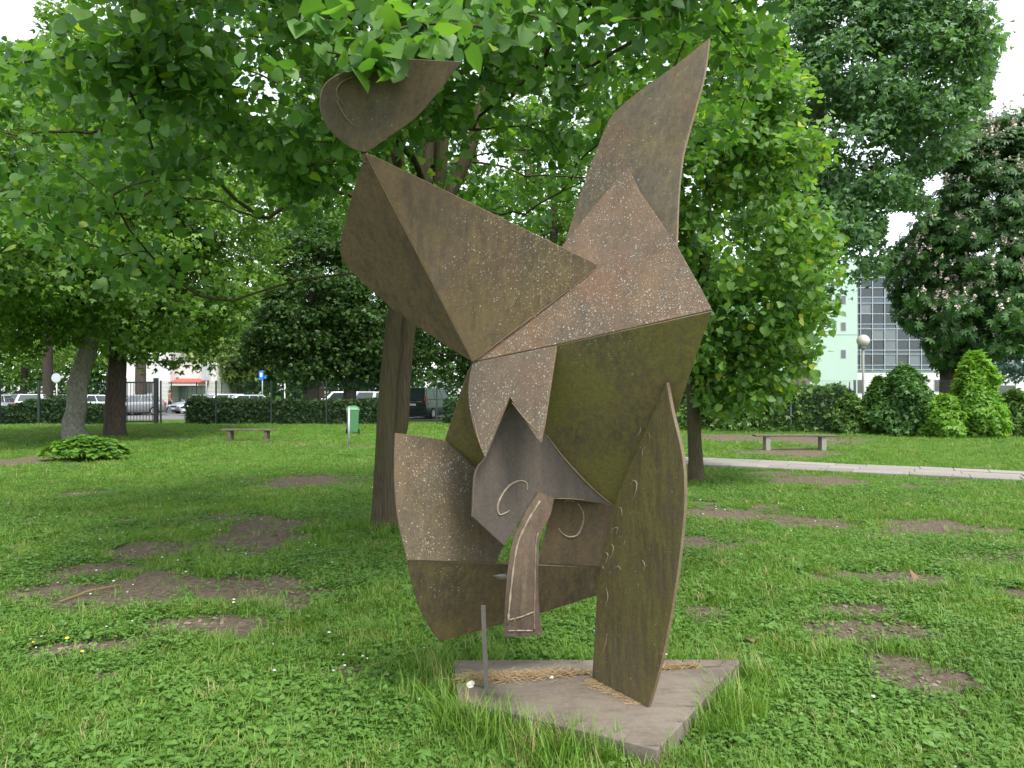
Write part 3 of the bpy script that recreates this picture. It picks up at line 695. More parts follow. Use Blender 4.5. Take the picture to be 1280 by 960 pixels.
def tree(name, label, base, trunk, radii, ells, n_att, n_leaf, leaf_size, leaf_kind, leaf_m, bark, seed, spread=0.35, group=None,
         r_tip=0.006, expo=0.42, step=0.4, keep=None, extra=None, flat=0.6, thin=3, start=0.4, shell=0.45, big=0, frames={}, path_cost=0.22, gaps=0.0, sides=(9, 6, 4), more_stems=(), flare=0.25, rough=0.05, tint_pow=1.0):
    g = np.random.default_rng(seed); base = np.array(base, float)
    root = thing(name, label, 'tree', base, group=group)
    tm, TP, TR_ = trunk_mesh('trunk', np.array(trunk, float), radii, bark, seed=seed, flare=flare, rough=rough)
    link('trunk', tm, root)
    for (pts, rr) in more_stems:
        sm_, _, _ = trunk_mesh('stem', np.array(pts, float), rr, bark, seed=seed + 5, flare=0, rough=rough); link('stem', sm_, root)
    E_ = [tuple(np.array(e[:3]) - base) + tuple(e[3:]) for e in ells]
    att = ell_points(E_, n_att, g, shell)
    if gaps: att = att[fbm(att[:, 0] * 0.45 + att[:, 2] * .3, att[:, 1] * 0.45 + att[:, 2] * 0.5, seed) > gaps]
    if extra is not None: att = np.concatenate([att, np.array(extra) - base])
    if keep is not None: att = att[keep(att + base)]
    A, par, ntr = grow(TP, att, g, step, start=start, path_cost=path_cost)
    bmh, cnt = limb_mesh('branches', A, par, ntr, r_tip, expo, bark, TR_[-1] * 1.0, sides)
    if bmh: link('branches', bmh, root)
    idx = np.arange(ntr, len(A)); cand = idx[cnt[idx] <= thin]
    if len(cand) == 0: cand = idx
    pick = g.choice(cand, n_leaf); f = g.random(n_leaf)[:, None]
    P = A[pick] * f + A[par[pick]] * (1 - f)
    P = P + g.normal(size=P.shape) * spread * np.array([1, 1, flat])
    if keep is not None: P = P[keep(P + base)]
    n_leaf = len(P)
    ctr = np.array(TP[-1]) * 0.6 + np.mean([e[:3] for e in E_], axis=0) * 0.4
    fr = leaf_frames(P, ctr, g, **frames)
    size = leaf_size * g.uniform(0.62, 1.25, n_leaf); tint = g.random(n_leaf) ** tint_pow
    if big:
        px, py = proj(P + base); d = P[:, 1] + base[1]
        ok = (px > -20) & (px < 1300) & (py > -20) & (py < 960) & (d > 0.5)
        score = np.where(ok, size / np.maximum(d, .3), 0); order = np.argsort(-score)[:big]; order = order[score[order] > 0]
        protos = []
        for q_ in range(5):
            V, Fc = leaf_template(leaf_kind); V = V.copy(); V[:, 2] += g.normal(size=len(V)) * 0.03; V[:, 0] *= 0.9 + 0.05 * q_
            protos.append(mesh_np('leaf', V, Fc, leaf_m, {'tint': np.full(len(V), 0.15 + 0.2 * q_)}))
        for i in order:
            o = link('leaf', protos[int(g.integers(5))], root); S, T, N = fr[0][i], fr[1][i], fr[2][i]; s = size[i]
            o.matrix_local = Matrix(((S[0] * s, T[0] * s, N[0] * s, P[i, 0]), (S[1] * s, T[1] * s, N[1] * s, P[i, 1]), (S[2] * s, T[2] * s, N[2] * s, P[i, 2]), (0, 0, 0, 1)))
        m = np.ones(n_leaf, bool); m[order] = False
        P, size, tint, fr = P[m], size[m], tint[m], tuple(x[m] for x in fr)
    cr = link('crown', leaf_mesh('crown', P, fr, size, tint, leaf_kind, leaf_m), root); cr['kind'] = 'stuff'
    return root, A, cnt, ntr, P

# --- the lime tree whose branches reach over the sculpture
LB = ground(481, 663); LB[2] = -0.02
lx, ly = LB[0], LB[1]
def lime_keep(Q):
    px, py = proj(Q); d = Q[:, 1]
    lim = np.interp(px, [-400, 0, 140, 300, 450, 560, 640, 705, 800, 900, 960, 1000], [330, 345, 385, 380, 390, 300, 290, 300, 250, 200, 120, -60])
    ok = (py < lim) | (d < 0.2)
    insc = (px > 385) & (px < 905) & (py > 62) & (d < 4.15)
    cover = (px > 400) & (px < 500) & (py > 40) & (py < 104 - np.abs(px - 478) * .42) & (d < 2.95)
    thin_ = (px > 520) & (px < 735) & (py > 110) & (d < 8.6) & (fbm(px / 26.0, py / 26.0, 6) > .52)
    corner = (px < 55) & (py < 50)
    left = (px < 385) & (d < 3.4) & (py > 260)
    return ok & (~insc | cover) & ~left & ~thin_ & ~corner & (d > 2.72)
def up(px, py, d): return at(px, py, d)
lime_trunk = np.array([(0, 0, 0), (.02, 0, .6), (.05, 0, 1.3), (.10, 0, 2.0), (.18, .05, 2.7), (.35, .1, 3.4), (.48, .1, 4.2), (.55, .15, 5.2), (.6, .2, 6.4)])
lime_extra = [*(up(478 + 26 * math.sin(k * 2.1) * .8, 84 + 13 * math.sin(k * 3.7), 2.84 + .01 * (k % 5)) for k in range(26)), *(up(425 + 22 * math.sin(k * 1.7), 74 + 9 * math.sin(k * 2.9), 2.85 + .01 * (k % 7)) for k in range(16)), up(470, 85, 2.85), up(483, 92, 2.87), up(460, 78, 2.9), up(495, 70, 2.9), up(440, 70, 3.0), up(425, 80, 3.0), up(410, 75, 3.1), up(240, 225, 5.0), up(140, 245, 5.2), up(60, 255, 5.4), up(20, 262, 5.6),
              up(250, 370, 7.0), up(290, 376, 7.2), up(200, 90, 4.6), up(110, 76, 4.4), up(30, 78, 4.3), up(170, 20, 4.0), up(300, 110, 5), up(340, 170, 5.5), up(150, 320, 6.0), up(100, 340, 6.4),
              up(620, 40, 3.6), up(700, 30, 3.8), up(780, 25, 4.0), up(840, 20, 4.2), up(560, 30, 3.4), up(640, 200, 6.8), up(690, 240, 6.6), up(660, 270, 7.2), up(620, 170, 6.4), up(700, 190, 6.0), up(720, 150, 6.0)]
tree('lime_tree', 'spreading lime tree with heart shaped leaves right behind the rusty sculpture', LB, lime_trunk, [.158, .148, .142, .136, .132, .13, .12, .10, .07],
     [(lx + .5, ly - .3, 5.6, 4.8, 4.3, 2.3, 52), (lx - 2.2, ly - 2.2, 4.5, 3.2, 2.6, 1.3, 14), (lx + 2.8, ly - 2.0, 4.9, 3.0, 2.8, 1.5, 18), (lx + .8, ly - 3.6, 4.6, 3.8, 1.8, .9, 12), (lx - 4.6, ly - .5, 4.6, 2.6, 2.6, 1.4, 12), (lx - .3, ly - 2.5, 3.9, 2.6, 1.6, .6, 6)],
     900, 40000, 0.088, 'heart', M['leaf_lime'], M['bark_lime'], 11, spread=0.17, r_tip=0.0046, expo=0.45, step=0.22, keep=lime_keep, extra=lime_extra, flat=.7, thin=4, start=.5, shell=.25, big=300, flare=.12, path_cost=.3, gaps=.38,
     more_stems=[(np.array([(.10, -.02, .85), (.19, -.04, 1.25), (.235, -.04, 1.9), (.30, -.02, 2.6), (.30, .10, 3.3), (.05, .2, 4.4), (-.3, .3, 5.6)]), [.06, .09, .085, .085, .08, .07, .05]),
                 (np.array([(.36, .1, 3.3), (.70, .15, 3.9), (1.0, .2, 4.6), (1.25, .3, 5.6)]), [.09, .08, .07, .05]),
                 (np.array([(.40, .1, 3.4), (.62, .0, 4.0), (.70, -.1, 4.8), (.72, -.2, 5.8)]), [.09, .075, .065, .045]),
                 (np.array([(.33, .0, 3.2), (.25, -.2, 3.9), (.1, -.35, 4.8)]), [.09, .075, .05])])

# --- young lime on the right with its low branches
YB = ground(871, 603); YB[2] = -0.02
def young_keep(Q):
    px, py = proj(Q)
    right = np.interp(py, [-80, 0, 60, 130, 200, 300, 400, 480, 530, 545], [960, 950, 985, 1035, 1030, 1055, 1050, 1020, 960, 850])
    wob = 60 * (fbm(py / 30.0, Q[:, 1] * 1.3, 4) - .5)
    lowlim = np.interp(px, [780, 850, 900, 950, 1000, 1060], [300, 470, 545, 535, 500, 420])
    return (px < right + wob) & (py < lowlim + wob) & (px > 700)
tree('young_lime_tree', 'young lime tree with yellow green leaves beside the stone path', YB, [(0, 0, 0), (-.03, 0, .7), (-.06, 0, 1.5), (-.05, 0, 2.4), (.1, 0, 3.6), (.2, 0, 5.0), (.3, 0, 6.6)], [.135, .12, .115, .11, .09, .07, .04],
     [(YB[0] + 1.0, YB[1] - .2, 4.6, 2.1, 2.2, 3.4), (YB[0] + .2, YB[1], 6.3, 2.2, 2.2, 2.2), (YB[0] + .7, YB[1] - .6, 2.4, 1.3, 1.3, 1.1)],
     520, 26000, 0.115, 'heart', M['leaf_young'], M['bark_lime'], 23, spread=.2, r_tip=.004, step=.25, keep=young_keep, thin=4, start=.25, shell=.5, gaps=.30, flare=.3,
     extra=[at(905, 520, 12.2), at(930, 505, 12.0), at(960, 470, 12.0), at(1000, 455, 12), at(1035, 400, 12), at(1050, 330, 12), at(890, 490, 12.3), at(880, 440, 12.2), at(1030, 180, 12), at(1020, 100, 12)])

# --- left-hand trees
def left_keep(Q):
    px, py = proj(Q)
    lim = np.interp(px, [-300, 0, 60, 130, 200, 270, 300, 330], [470, 475, 455, 440, 478, 470, 440, 360])
    wob = 22 * (fbm(px / 28.0, Q[:, 1] * .7, 8) - .5)
    return (py < lim + wob) & ((py > 48) | (px > 44))
b1 = ground(94, 549); b1[2] = -.05
tree('maple_tree', 'leaning pale grey trunk maple above the leafy ground plant', b1, [(0, 0, 0), (-.1, 0, .5), (.05, 0, 1.2), (.12, 0, 2.0), (.42, 0, 3.0), (.62, 0, 4.2), (.8, 0, 6.0), (.9, 0, 9), (1, 0, 12)], [.40, .34, .31, .29, .28, .26, .22, .16, .08],
     [(b1[0] + .5, b1[1] - .5, 9.0, 5.2, 4.5, 5.6), (b1[0] - 2, b1[1] - 1, 5.6, 4.0, 3.2, 2.8), (b1[0] + 3.2, b1[1] - 1.5, 6.2, 3.2, 3, 3.4)],
     520, 46000, .17, 'spray', M['leaf_maple'], M['bark_grey'], 31, spread=.42, r_tip=.008, step=.5, keep=left_keep, flat=.45, shell=.6, gaps=.30, rough=.12, start=.3)
b2 = ground(143, 545); b2[2] = -.05
tree('maple_tree', 'upright dark trunk maple standing beside the black metal gate', b2, [(0, 0, 0), (0, 0, 1), (.1, 0, 2.4), (.15, 0, 4), (.2, 0, 7), (.2, 0, 11)], [.38, .33, .31, .29, .22, .1],
     [(b2[0] + 1.2, b2[1] + 1, 8.5, 4.8, 4.0, 5.4), (b2[0] + 2.2, b2[1] + .5, 4.9, 2.9, 2.6, 2.6)],
     380, 30000, .17, 'spray', M['leaf_maple'], M['bark_dark'], 37, spread=.42, r_tip=.008, step=.5, keep=left_keep, flat=.45, shell=.6, gaps=.30, start=.3)
b0 = np.array([-17.5, 19.0, -.05])
tree('maple_tree', 'broad maple whose crown hangs over the lawn beside the leaning trunk', b0, [(0, 0, 0), (0, 0, 1.5), (.2, 0, 3.5), (.5, 0, 6), (.8, 0, 9)], [.3, .26, .22, .18, .08],
     [(b0[0] + 2.5, b0[1], 7.2, 4.6, 4.0, 3.9)], 300, 24000, .16, 'spray', M['leaf_maple'], M['bark_dark'], 41, spread=.4, r_tip=.008, step=.5, keep=left_keep, flat=.45, shell=.6, gaps=.3, start=.4)

# --- dark trees by the fence
def dark_tree(px, d, label, ells_px, n, seed, low):
    b = np.array([(px - 640) / FPX * d, d, -.05]); E_ = []
    for (ex, ey, hx, hy) in ells_px:
        c = at(ex, ey, d); E_.append((c[0], d, c[2], hx / FPX * d, hx / FPX * d * .8, hy / FPX * d))
    def keep(Q):
        qx, qy = proj(Q); return qy < np.where(qx < 346, 456, low) + 10 * (fbm(qx / 18.0, Q[:, 1], seed) - .5) * 2
    tree('shade_tree', label, b, [(0, 0, 0), (.05, 0, 1.2), (.1, 0, 2.6), (.1, 0, 4.5), (.1, 0, 8)], [.42, .36, .34, .28, .12], E_, 260, n, .20, 'spray', M['leaf_dark'], M['bark_dark'], seed, spread=.45, r_tip=.01, step=.55, keep=keep, flat=.5, shell=.6, gaps=.28, start=.3)
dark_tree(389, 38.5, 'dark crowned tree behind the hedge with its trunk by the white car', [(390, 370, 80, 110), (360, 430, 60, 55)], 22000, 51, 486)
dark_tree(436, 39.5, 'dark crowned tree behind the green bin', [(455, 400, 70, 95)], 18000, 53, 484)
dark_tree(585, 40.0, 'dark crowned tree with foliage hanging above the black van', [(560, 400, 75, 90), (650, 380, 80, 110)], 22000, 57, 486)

# --- far trees closing the view
def far_tree(px, base_d, cy_, hx, hy, label, m, seed, n=9000, size=.36, keep=None, name='park_tree', bark='bark_dark'):
    d = base_d; b = np.array([(px - 640) / FPX * d, d, -.05]); c = at(px, cy_, d); rx, rz = hx / FPX * d, hy / FPX * d
    hh = c[2]
    tree(name, label, b, [(0, 0, 0), (0, 0, hh * .3), (.1, 0, hh * .6), (.1, 0, hh)], [.4, .34, .28, .14],
         [(c[0], d, c[2], rx, rx * .8, rz), (c[0] - rx * .35, d - rx * .3, c[2] - rz * .3, rx * .7, rx * .6, rz * .6)], 150, n, size, 'spray', M[m], M[bark], seed, spread=.6, r_tip=.02, step=.9, flat=.6, shell=.6, start=.3, gaps=.25, keep=keep)
far_tree(300, 84, 425, 50, 60, 'pale green tree far behind the car park', 'leaf_far', 61, 12000, .40)
far_tree(30, 82, 400, 90, 90, 'tall green tree behind the car park beyond the white cars', 'leaf_maple', 63)
far_tree(150, 90, 380, 80, 90, 'tall green tree behind the white building by the gate', 'leaf_maple', 64)
far_tree(372, 88, 425, 70, 80, 'green tree behind the white posts of the car park', 'leaf_shrub', 66)
far_tree(500, 86, 380, 80, 110, 'green tree far behind the black van', 'leaf_shrub', 67)
far_tree(640, 80, 340, 100, 150, 'tall green tree far behind the sculpture', 'leaf_maple', 68)
far_tree(770, 78, 330, 100, 160, 'tall green tree between the sculpture and the young lime', 'leaf_maple', 69)
far_tree(176, 53, 230, 95, 160, 'high green tree with its trunk seen through the gate bars', 'leaf_maple', 70, 14000)
far_tree(60, 58, 220, 110, 170, 'high green tree whose top shows above the leaning maple', 'leaf_maple', 71, 14000)
far_tree(400, 62, 240, 100, 150, 'high green tree above the dark shade trees', 'leaf_maple', 72, 14000)
far_tree(690, 46, 190, 150, 130, 'broad yellow green tree behind the lime, seen above the wing of the sculpture', 'leaf_maple', 74, 15000, .26)
far_tree(480, 50, 200, 110, 150, 'tall yellow green tree behind the lime trunk', 'leaf_maple', 75, 12000, .27)
far_tree(880, 60, 400, 60, 90, 'green tree behind the fence beside the rough trunk', 'leaf_shrub', 73, 9000, .3)

# --- far wood behind the car park
g = np.random.default_rng(303); n = 42000
wx = g.uniform(-130, 34, n); wtop = 9 + 9 * fbm(wx * .07, wx * 0, 5) + 2.5 * vnoise(wx * .35, wx * 0, 7); wz = wtop * (.04 + .96 * g.random(n) ** .8); wy = 104 + 7 * g.random(n) - 4 * np.sin(wz / wtop * 3) * fbm(wx * .3, wz * .3, 4)
P = np.stack([wx, wy, wz], -1); P = P[fbm(wx * .35, wz * .5, 11) > .30]; n = len(P)
wood = link('far_wood', leaf_mesh('far_wood', P, leaf_frames(P, np.array([-40, 125., 3.]), g, up=.7, out=.6, rnd=.6), g.uniform(.55, 1.1, n), g.random(n), 'spray', M['leaf_shrub']))
tag(wood, 'distant belt of green trees closing the view behind the car park', 'wood', kind='stuff')

# --- big tree with the rough trunk (right)
BB = np.array([(996 - 640) / FPX * 33, 33, -.05])
def big_keep(Q):
    px, py = proj(Q)
    right = np.interp(py, [-300, 0, 40, 100, 160, 230, 280, 330, 400], [1235, 1240, 1262, 1240, 1225, 1160, 1180, 1110, 1055])
    wob = 34 * (fbm(py / 30.0, Q[:, 1] * .5, 14) - .5) + 14 * (vnoise(py / 7.0, px / 9.0, 3) - .5)
    hole = ((px - 1128) / 22) ** 2 + ((py - 287) / 26) ** 2 < 1
    return (px < right + wob) & ~hole & (py < np.interp(px, [850, 950, 1050, 1110, 1180, 1260], [420, 430, 425, 330, 270, 230]) + wob)
tree('plane_tree', 'very tall blue green tree with a rough furrowed trunk behind the hedge', BB, [(0, 0, 0), (.05, 0, 1.2), (.1, 0, 3), (.2, 0, 6), (.6, 0, 11), (1.4, 0, 18)], [.56, .50, .47, .42, .30, .12],
     [(BB[0] + 2.5, 33, 15, 6.2, 5.2, 7.5), (BB[0] + 4.5, 32, 17.5, 5.0, 4.5, 5.5), (BB[0] + .5, 32, 8.5, 3.6, 3.2, 3.5)],
     620, 52000, .24, 'spray', M['leaf_plane'], M['bark_rough'], 81, spread=.5, r_tip=.012, step=.6, keep=big_keep, flat=.5, shell=.65, gaps=.30, start=.3)
# --- flowering chestnut
CBs = np.array([(1187 - 640) / FPX * 37, 37, -.05])
def ch_keep(Q):
    px, py = proj(Q)
    left = np.interp(py, [90, 125, 160, 200, 260, 300, 340, 400, 440, 480], [1300, 1215, 1190, 1180, 1165, 1118, 1104, 1120, 1160, 1172])
    wob = 20 * (fbm(py / 22.0, Q[:, 1] * .6, 24) - .5)
    low = np.interp(px, [1100, 1150, 1175, 1205, 1260, 1400], [405, 425, 480, 470, 440, 450])
    return (px > left + wob) & (py < low + wob)
chest, cA, ccnt, cntr, cP = tree('chestnut_tree', 'horse chestnut covered in white flower candles beside the glass fronted building', CBs, [(0, 0, 0), (0, 0, 1.5), (.05, 0, 3), (.2, 0, 5), (.6, 0, 9), (1, 0, 13)], [.5, .46, .44, .38, .26, .1],
     [(CBs[0] + 2.2, 37, 9.4, 5.2, 4.6, 6.6), (CBs[0] + .2, 36, 6.4, 3.6, 3.6, 3.8), (CBs[0] + 2.0, 36, 12.5, 3.4, 3.4, 3.2)], 480, 22000, .33, 'palm', M['leaf_chest'], M['bark_dark'], 91, spread=.42, r_tip=.012, step=.6, keep=ch_keep, flat=.5, shell=.8, gaps=.10, start=.3,
     frames=dict(up=.8, out=.9, rnd=.45, droop=.5))
g = np.random.default_rng(5)
cw = cP + CBs; ctr = np.array([CBs[0] + 1.6, 37, 8.6]); dd = ((cw - ctr) / np.array([4.6, 4.2, 6.0])); outer = (np.linalg.norm(dd, axis=1) > .72) & (cw[:, 1] < 37.5)
fp = cP[outer]; fp = fp[g.choice(len(fp), min(1400, len(fp)), replace=False)] + np.array([0, -.1, .16])
m_ = 16; cz = np.tile(np.linspace(0, 1, m_), len(fp)); base_ = np.repeat(fp, m_, 0); aa = g.random(len(cz)) * 6.28; rr = (.085 * (1 - cz) + .015) * g.uniform(.6, 1.2, len(cz)); sc2 = np.repeat(g.uniform(.6, 1.15, len(fp)), m_)
FP = base_ + np.stack([rr * np.cos(aa), rr * np.sin(aa), cz * .27], -1) * sc2[:, None]
S_, T_, N_ = leaf_frames(FP, base_.mean(0), g, up=.3, out=0, rnd=1.0, droop=0)
bl = link('flower_candles', leaf_mesh('flower_candles', FP, (S_, T_, N_), 0.125 * sc2, g.random(len(FP)), 'rhomb', M['blossom']), chest); bl['kind'] = 'stuff'
# --- blue spruce at the right edge
SPb = np.array([(1300 - 640) / FPX * 62, 62, -.05]); top = at(1300, 40, 62)[2]
g = np.random.default_rng(77); n = 16000; hh = g.random(n) ** 1.2; zz = 3 + (top - 3) * (1 - hh * .98); rmax_ = (.3 + 4.2 * hh); lay = .75 + .25 * np.sin(zz * 5.5)
aa = g.random(n) * 2 * np.pi; rr = rmax_ * lay * np.sqrt(g.random(n) * .6 + .4)
P = np.stack([rr * np.cos(aa), rr * np.sin(aa), zz - rr * .25], -1)
sprc = thing('spruce_tree', 'blue grey spruce tip showing above the flowering chestnut', 'tree', SPb)
tmm, _, _ = trunk_mesh('trunk', np.array([(0, 0, 0), (0, 0, 6), (0, 0, 14), (0, 0, top)]), [.4, .32, .2, .03], M['bark_dark']); link('trunk', tmm, sprc)
cr = link('crown', leaf_mesh('crown', P, leaf_frames(P, np.array([0, 0, 10.]), g, up=.6, out=.8, rnd=.4, droop=.2), g.uniform(.3, .5, n), g.random(n), 'spray', M['leaf_spruce']), sprc); cr['kind'] = 'stuff'

# ------------------------------------------------------------------ hedges and shrubs
def hedge(name, label, x0, x1, y0, y1, h, n, size, m, seed, group=None, cat='hedge', top_noise=.18, slope=0.0):
    g = np.random.default_rng(seed); cx, cy_ = (x0 + x1) / 2, (y0 + y1) / 2
    root = thing(name, label, cat, (cx, cy_, 0), group=group)
    u = g.random(n); x = x0 + (x1 - x0) * u
    top_ = h * (1 + top_noise * (fbm(x * 1.3, x * 0 + seed, seed) - .5) * 2)
    y = y0 + (y1 - y0) * g.random(n) + slope * (x - cx); face = g.random(n); z = np.where(face < .35, top_ * g.uniform(.85, 1.04, n), top_ * g.random(n))
    y = np.where(face > .6, y0 + slope * (x - cx) + g.normal(size=n) * .09, y)
    bulge = .16 * (fbm(x * 2, z * 2, seed + 3) - .5); y = y + bulge
    P = np.stack([x - cx + g.normal(size=n) * .05, y - cy_, np.maximum(z, .03)], -1)
    fr = leaf_frames(P, np.array([0, .6, h * .3]), g, up=.5, out=.5, rnd=.8)
    o = link('foliage', leaf_mesh('foliage', P, fr, size * g.uniform(.6, 1.3, n), g.random(n), 'spray', m), root); o['kind'] = 'stuff'
    st = MB()
    for k in range(max(3, int((x1 - x0) / .5))):
        xx = x0 - cx + (k + .5) * (x1 - x0) / max(3, int((x1 - x0) / .5))
        st.path([(xx, 0 + slope * xx, 0), (xx + g.normal() * .06, slope * xx + g.normal() * .05, h * .45), (xx + g.normal() * .15, slope * xx + g.normal() * .1, h * .85)], [.03, .022, .008], 5)
    st.build('stems', M['bark_dark'], root)
    return root
X = lambda px, d: (px - 640) / FPX * d
hedge('hedge', 'clipped dark hedge between the black gate and the green bin', X(238, 37), X(338, 37), 36.6, 37.9, 1.22, 9000, .16, M['leaf_hedge'], 3)
hedge('hedge', 'long dark hedge behind the green bin', X(338, 37), X(474, 37), 36.6, 37.9, 1.16, 11000, .16, M['leaf_hedge'], 4)
hedge('hedge', 'dark hedge clump in front of the white estate car', X(18, 37), X(66, 37), 36.6, 37.6, 1.05, 5000, .16, M['leaf_hedge'], 5)
hedge('hedge', 'tall dark hedge clump by the leaning maple trunk', X(69, 37), X(98, 37), 36.6, 37.6, 1.4, 4000, .16, M['leaf_hedge'], 6)
hedge('hedge', 'dark hedge clump between the two maple trunks', X(104, 37), X(131, 37), 36.6, 37.6, 1.0, 3500, .16, M['leaf_hedge'], 7)
hedge('hedge', 'dark hedge clump at the far end of the fence beside the pale car', X(-30, 37), X(10, 37), 36.6, 37.6, .85, 3500, .16, M['leaf_hedge'], 8)
hedge('hedge', 'dark clipped bush to the side of the black van', X(556, 37), X(640, 37), 36.6, 37.8, 1.15, 6000, .16, M['leaf_hedge'], 9)
hedge('hedge', 'green hedge behind the wire fence and the right bench', X(862, 29), X(1062, 29), 29.2, 30.6, 1.75, 15000, .17, M['leaf_hedge2'], 10, top_noise=.3, slope=-.12)
def shrub(name, label, px, d, w_, h, n, size, m, seed, squash=1.0, kind='spray', lean=0, prof=None):
    g = np.random.default_rng(seed); b = np.array([X(px, d), d, 0.0]); root = thing(name, label, 'shrub', b)
    zz = g.random(n) ** .9; pr_ = np.interp(zz, *zip(*(prof or [(0, .75), (.25, 1), (.6, .85), (.85, .5), (1, .1)])))
    aa = g.random(n) * 2 * np.pi; lob = 1 + .22 * np.sin(aa * 3 + zz * 7 + seed) + .15 * np.sin(aa * 5 - zz * 11)
    rr = w_ / 2 * pr_ * lob * np.sqrt(g.random(n) * .65 + .35)
    P = np.stack([rr * np.cos(aa) + lean * zz, rr * np.sin(aa) * squash, .05 + h * zz + g.normal(size=n) * .05], -1)
    gate_ = fbm(P[:, 0] * 3 + P[:, 2] * 2, P[:, 1] * 3 + P[:, 2] * 2.4, seed) > .34; P = P[gate_]; n = len(P)
    fr = leaf_frames(P, np.array([0, 0, h * .35]), g, up=.7, out=.6, rnd=.6)
    o = link('foliage', leaf_mesh('foliage', P, fr, size * g.uniform(.6, 1.25, n), g.random(n), kind, m), root); o['kind'] = 'stuff'
    st = MB()
    for k in range(9):
        a = g.random() * 6.28; r_ = w_ * .28 * g.random()
        st.path([(g.normal() * .04, g.normal() * .04, 0), (r_ * .5 * math.cos(a), r_ * .5 * math.sin(a) * squash, h * .4), (r_ * math.cos(a) + lean * .8, r_ * math.sin(a) * squash, h * .85)], [.025, .018, .006], 5)
    st.build('stems', M['bark_dark'], root); return root
shrub('shrub', 'dense rounded green shrub in front of the fence near the globe lamp', 1130, 26.8, 2.35, 2.5, 8000, .15, M['leaf_shrub'], 21)
shrub('shrub', 'narrow upright light green shrub beside the grey fence post', 1098, 27.4, 1.2, 2.1, 4200, .15, M['leaf_hedge2'], 22)
shrub('shrub', 'tall fresh bright green sapling with loose shoots under the chestnut', 1218, 25.8, 2.2, 2.95, 6500, .19, M['leaf_fresh'], 23, prof=[(0, .7), (.3, 1), (.45, .6), (.7, .55), (.9, .35), (1, .1)])
shrub('shrub', 'low bright green shrub next to the fresh sapling', 1180, 25.6, 1.5, 1.45, 2600, .18, M['leaf_fresh'], 24)
shrub('shrub', 'mid green shrub beyond the bright sapling', 1268, 26.5, 1.9, 1.6, 4200, .16, M['leaf_hedge2'], 25)
shrub('shrub', 'low mid green shrub at the foot of the grey fence post', 1062, 27.6, 1.4, 1.45, 3200, .16, M['leaf_hedge2'], 26)
# broad-leaved plant on the lawn, left
gp = ground(98, 577); g = np.random.default_rng(44); n = 900
aa = g.random(n) * 2 * np.pi; rr = np.sqrt(g.random(n)); P = np.stack([1.0 * rr * np.cos(aa), .6 * rr * np.sin(aa), .10 + .46 * np.sqrt(np.clip(1 - rr ** 2, 0, 1)) * g.uniform(.55, 1.05, n)], -1)
hp = thing('broad_leaved_plant', 'low mound of broad bright green leaves in front of the leaning maple', 'plant', (gp[0], gp[1] + .3, 0))
o = link('leaves', leaf_mesh('leaves', P, leaf_frames(P, np.array([0, 0, -.3]), g, up=1.1, out=.7, rnd=.35, droop=.35), .15 * g.uniform(.6, 1.2, n), g.random(n), 'heart', M['leaf_hosta']), hp); o['kind'] = 'stuff'
st = MB()
for i in range(0, n, 14): st.path([(P[i, 0] * .5, P[i, 1] * .5, 0), tuple(P[i] * np.array([.8, .8, .6])), tuple(P[i])], [.008, .006, .004], 4)
st.build('stalks', M['leaf_hosta'], hp)

# ------------------------------------------------------------------ fences and gate
def wire_panel(w_, h, material, name='mesh_panel'):
    b = MB(); r_ = .0025
    n = int(w_ / .05)
    for k in range(n + 1): b.box((-w_ / 2 + k * w_ / n, 0, h / 2), (r_ * 1.3, r_, h))
    for k in range(int(h / .2) + 1): b.box((0, -.007, k * .2 + .01), (w_, .004, .005))
    o = b.build(name, material); me = o.data; bpy.data.objects.remove(o); return me
def fence(label, pts, h, post_m, wire_m, post_w=.07, group=None):
    A, B = np.array(pts[0]), np.array(pts[1]); n = pts[2]; L_ = np.linalg.norm(B - A); step = L_ / n
    root = thing('wire_fence', label, 'fence', (A[0], A[1], 0), math.atan2(*(B - A)[::-1]), group)
    pb = MB(); pb.box((0, 0, (h + .06) / 2 - .1), (post_w, post_w, h + .26)); po = pb.build('post', post_m, root, bevel=.006); me = wire_panel(step - post_w, h, wire_m)
    cap = MB(); cap.box((0, 0, h + .10), (post_w + .01, post_w + .01, .02))
    for k in range(n + 1):
        o = po if k == 0 else po.copy()
        if k: COL.objects.link(o)
        o.location = (k * step, 0, 0)
        if k < n: p = link('mesh_panel', me, root); p.location = ((k + .5) * step, 0, .06)
    return root
dF = 36.0
fence('dark green wire mesh fence from the gate past the green bin to the van', ((X(198, dF) + .12, dF), (X(198, dF) + .12 + 2.76 * 7, dF), 7), 2.15, M['post'], M['wire'])
fence('dark green wire mesh fence with thick posts on the leaning maple side of the gate', ((X(-50, dF), dF), (X(150, dF) - .1, dF), 4), 2.15, M['post'], M['wire'], .10)
fence('grey green wire mesh fence in front of the pale green building', ((X(765, 30.0), 30.4), (X(1400, 27.2), 26.6), 8), 2.05, M['postgrey'], M['wiregrey'], .08)
gt = thing('metal_gate', 'black metal gate with vertical bars between the maple trunk and the hedge', 'gate', (X(175, dF), dF, 0))
gw = X(198, dF) - X(158, dF)
for sx, wd in ((-1, .20), (1, .20)):
    b = MB(); b.box((sx * gw / 2, 0, 1.13), (wd, .16, 2.42)); b.build('gate_post', M['gatepaint'], gt, bevel=.008)
for z in (.16, 2.12):
    b = MB(); b.box((0, 0, z), (gw - .2, .05, .08)); b.build('rail', M['gatepaint'], gt)
nb = 9
for k in range(nb):
    b = MB(); b.box((-gw / 2 + .1 + (k + .5) * (gw - .2) / nb, 0, 1.14), (.022, .022, 1.9)); b.build('bar', M['gatepaint'], gt)
b = MB(); b.box((-gw / 2 + .16, -.06, 1.05), (.05, .08, .16)); b.build('lock_case', M['galv'], gt)
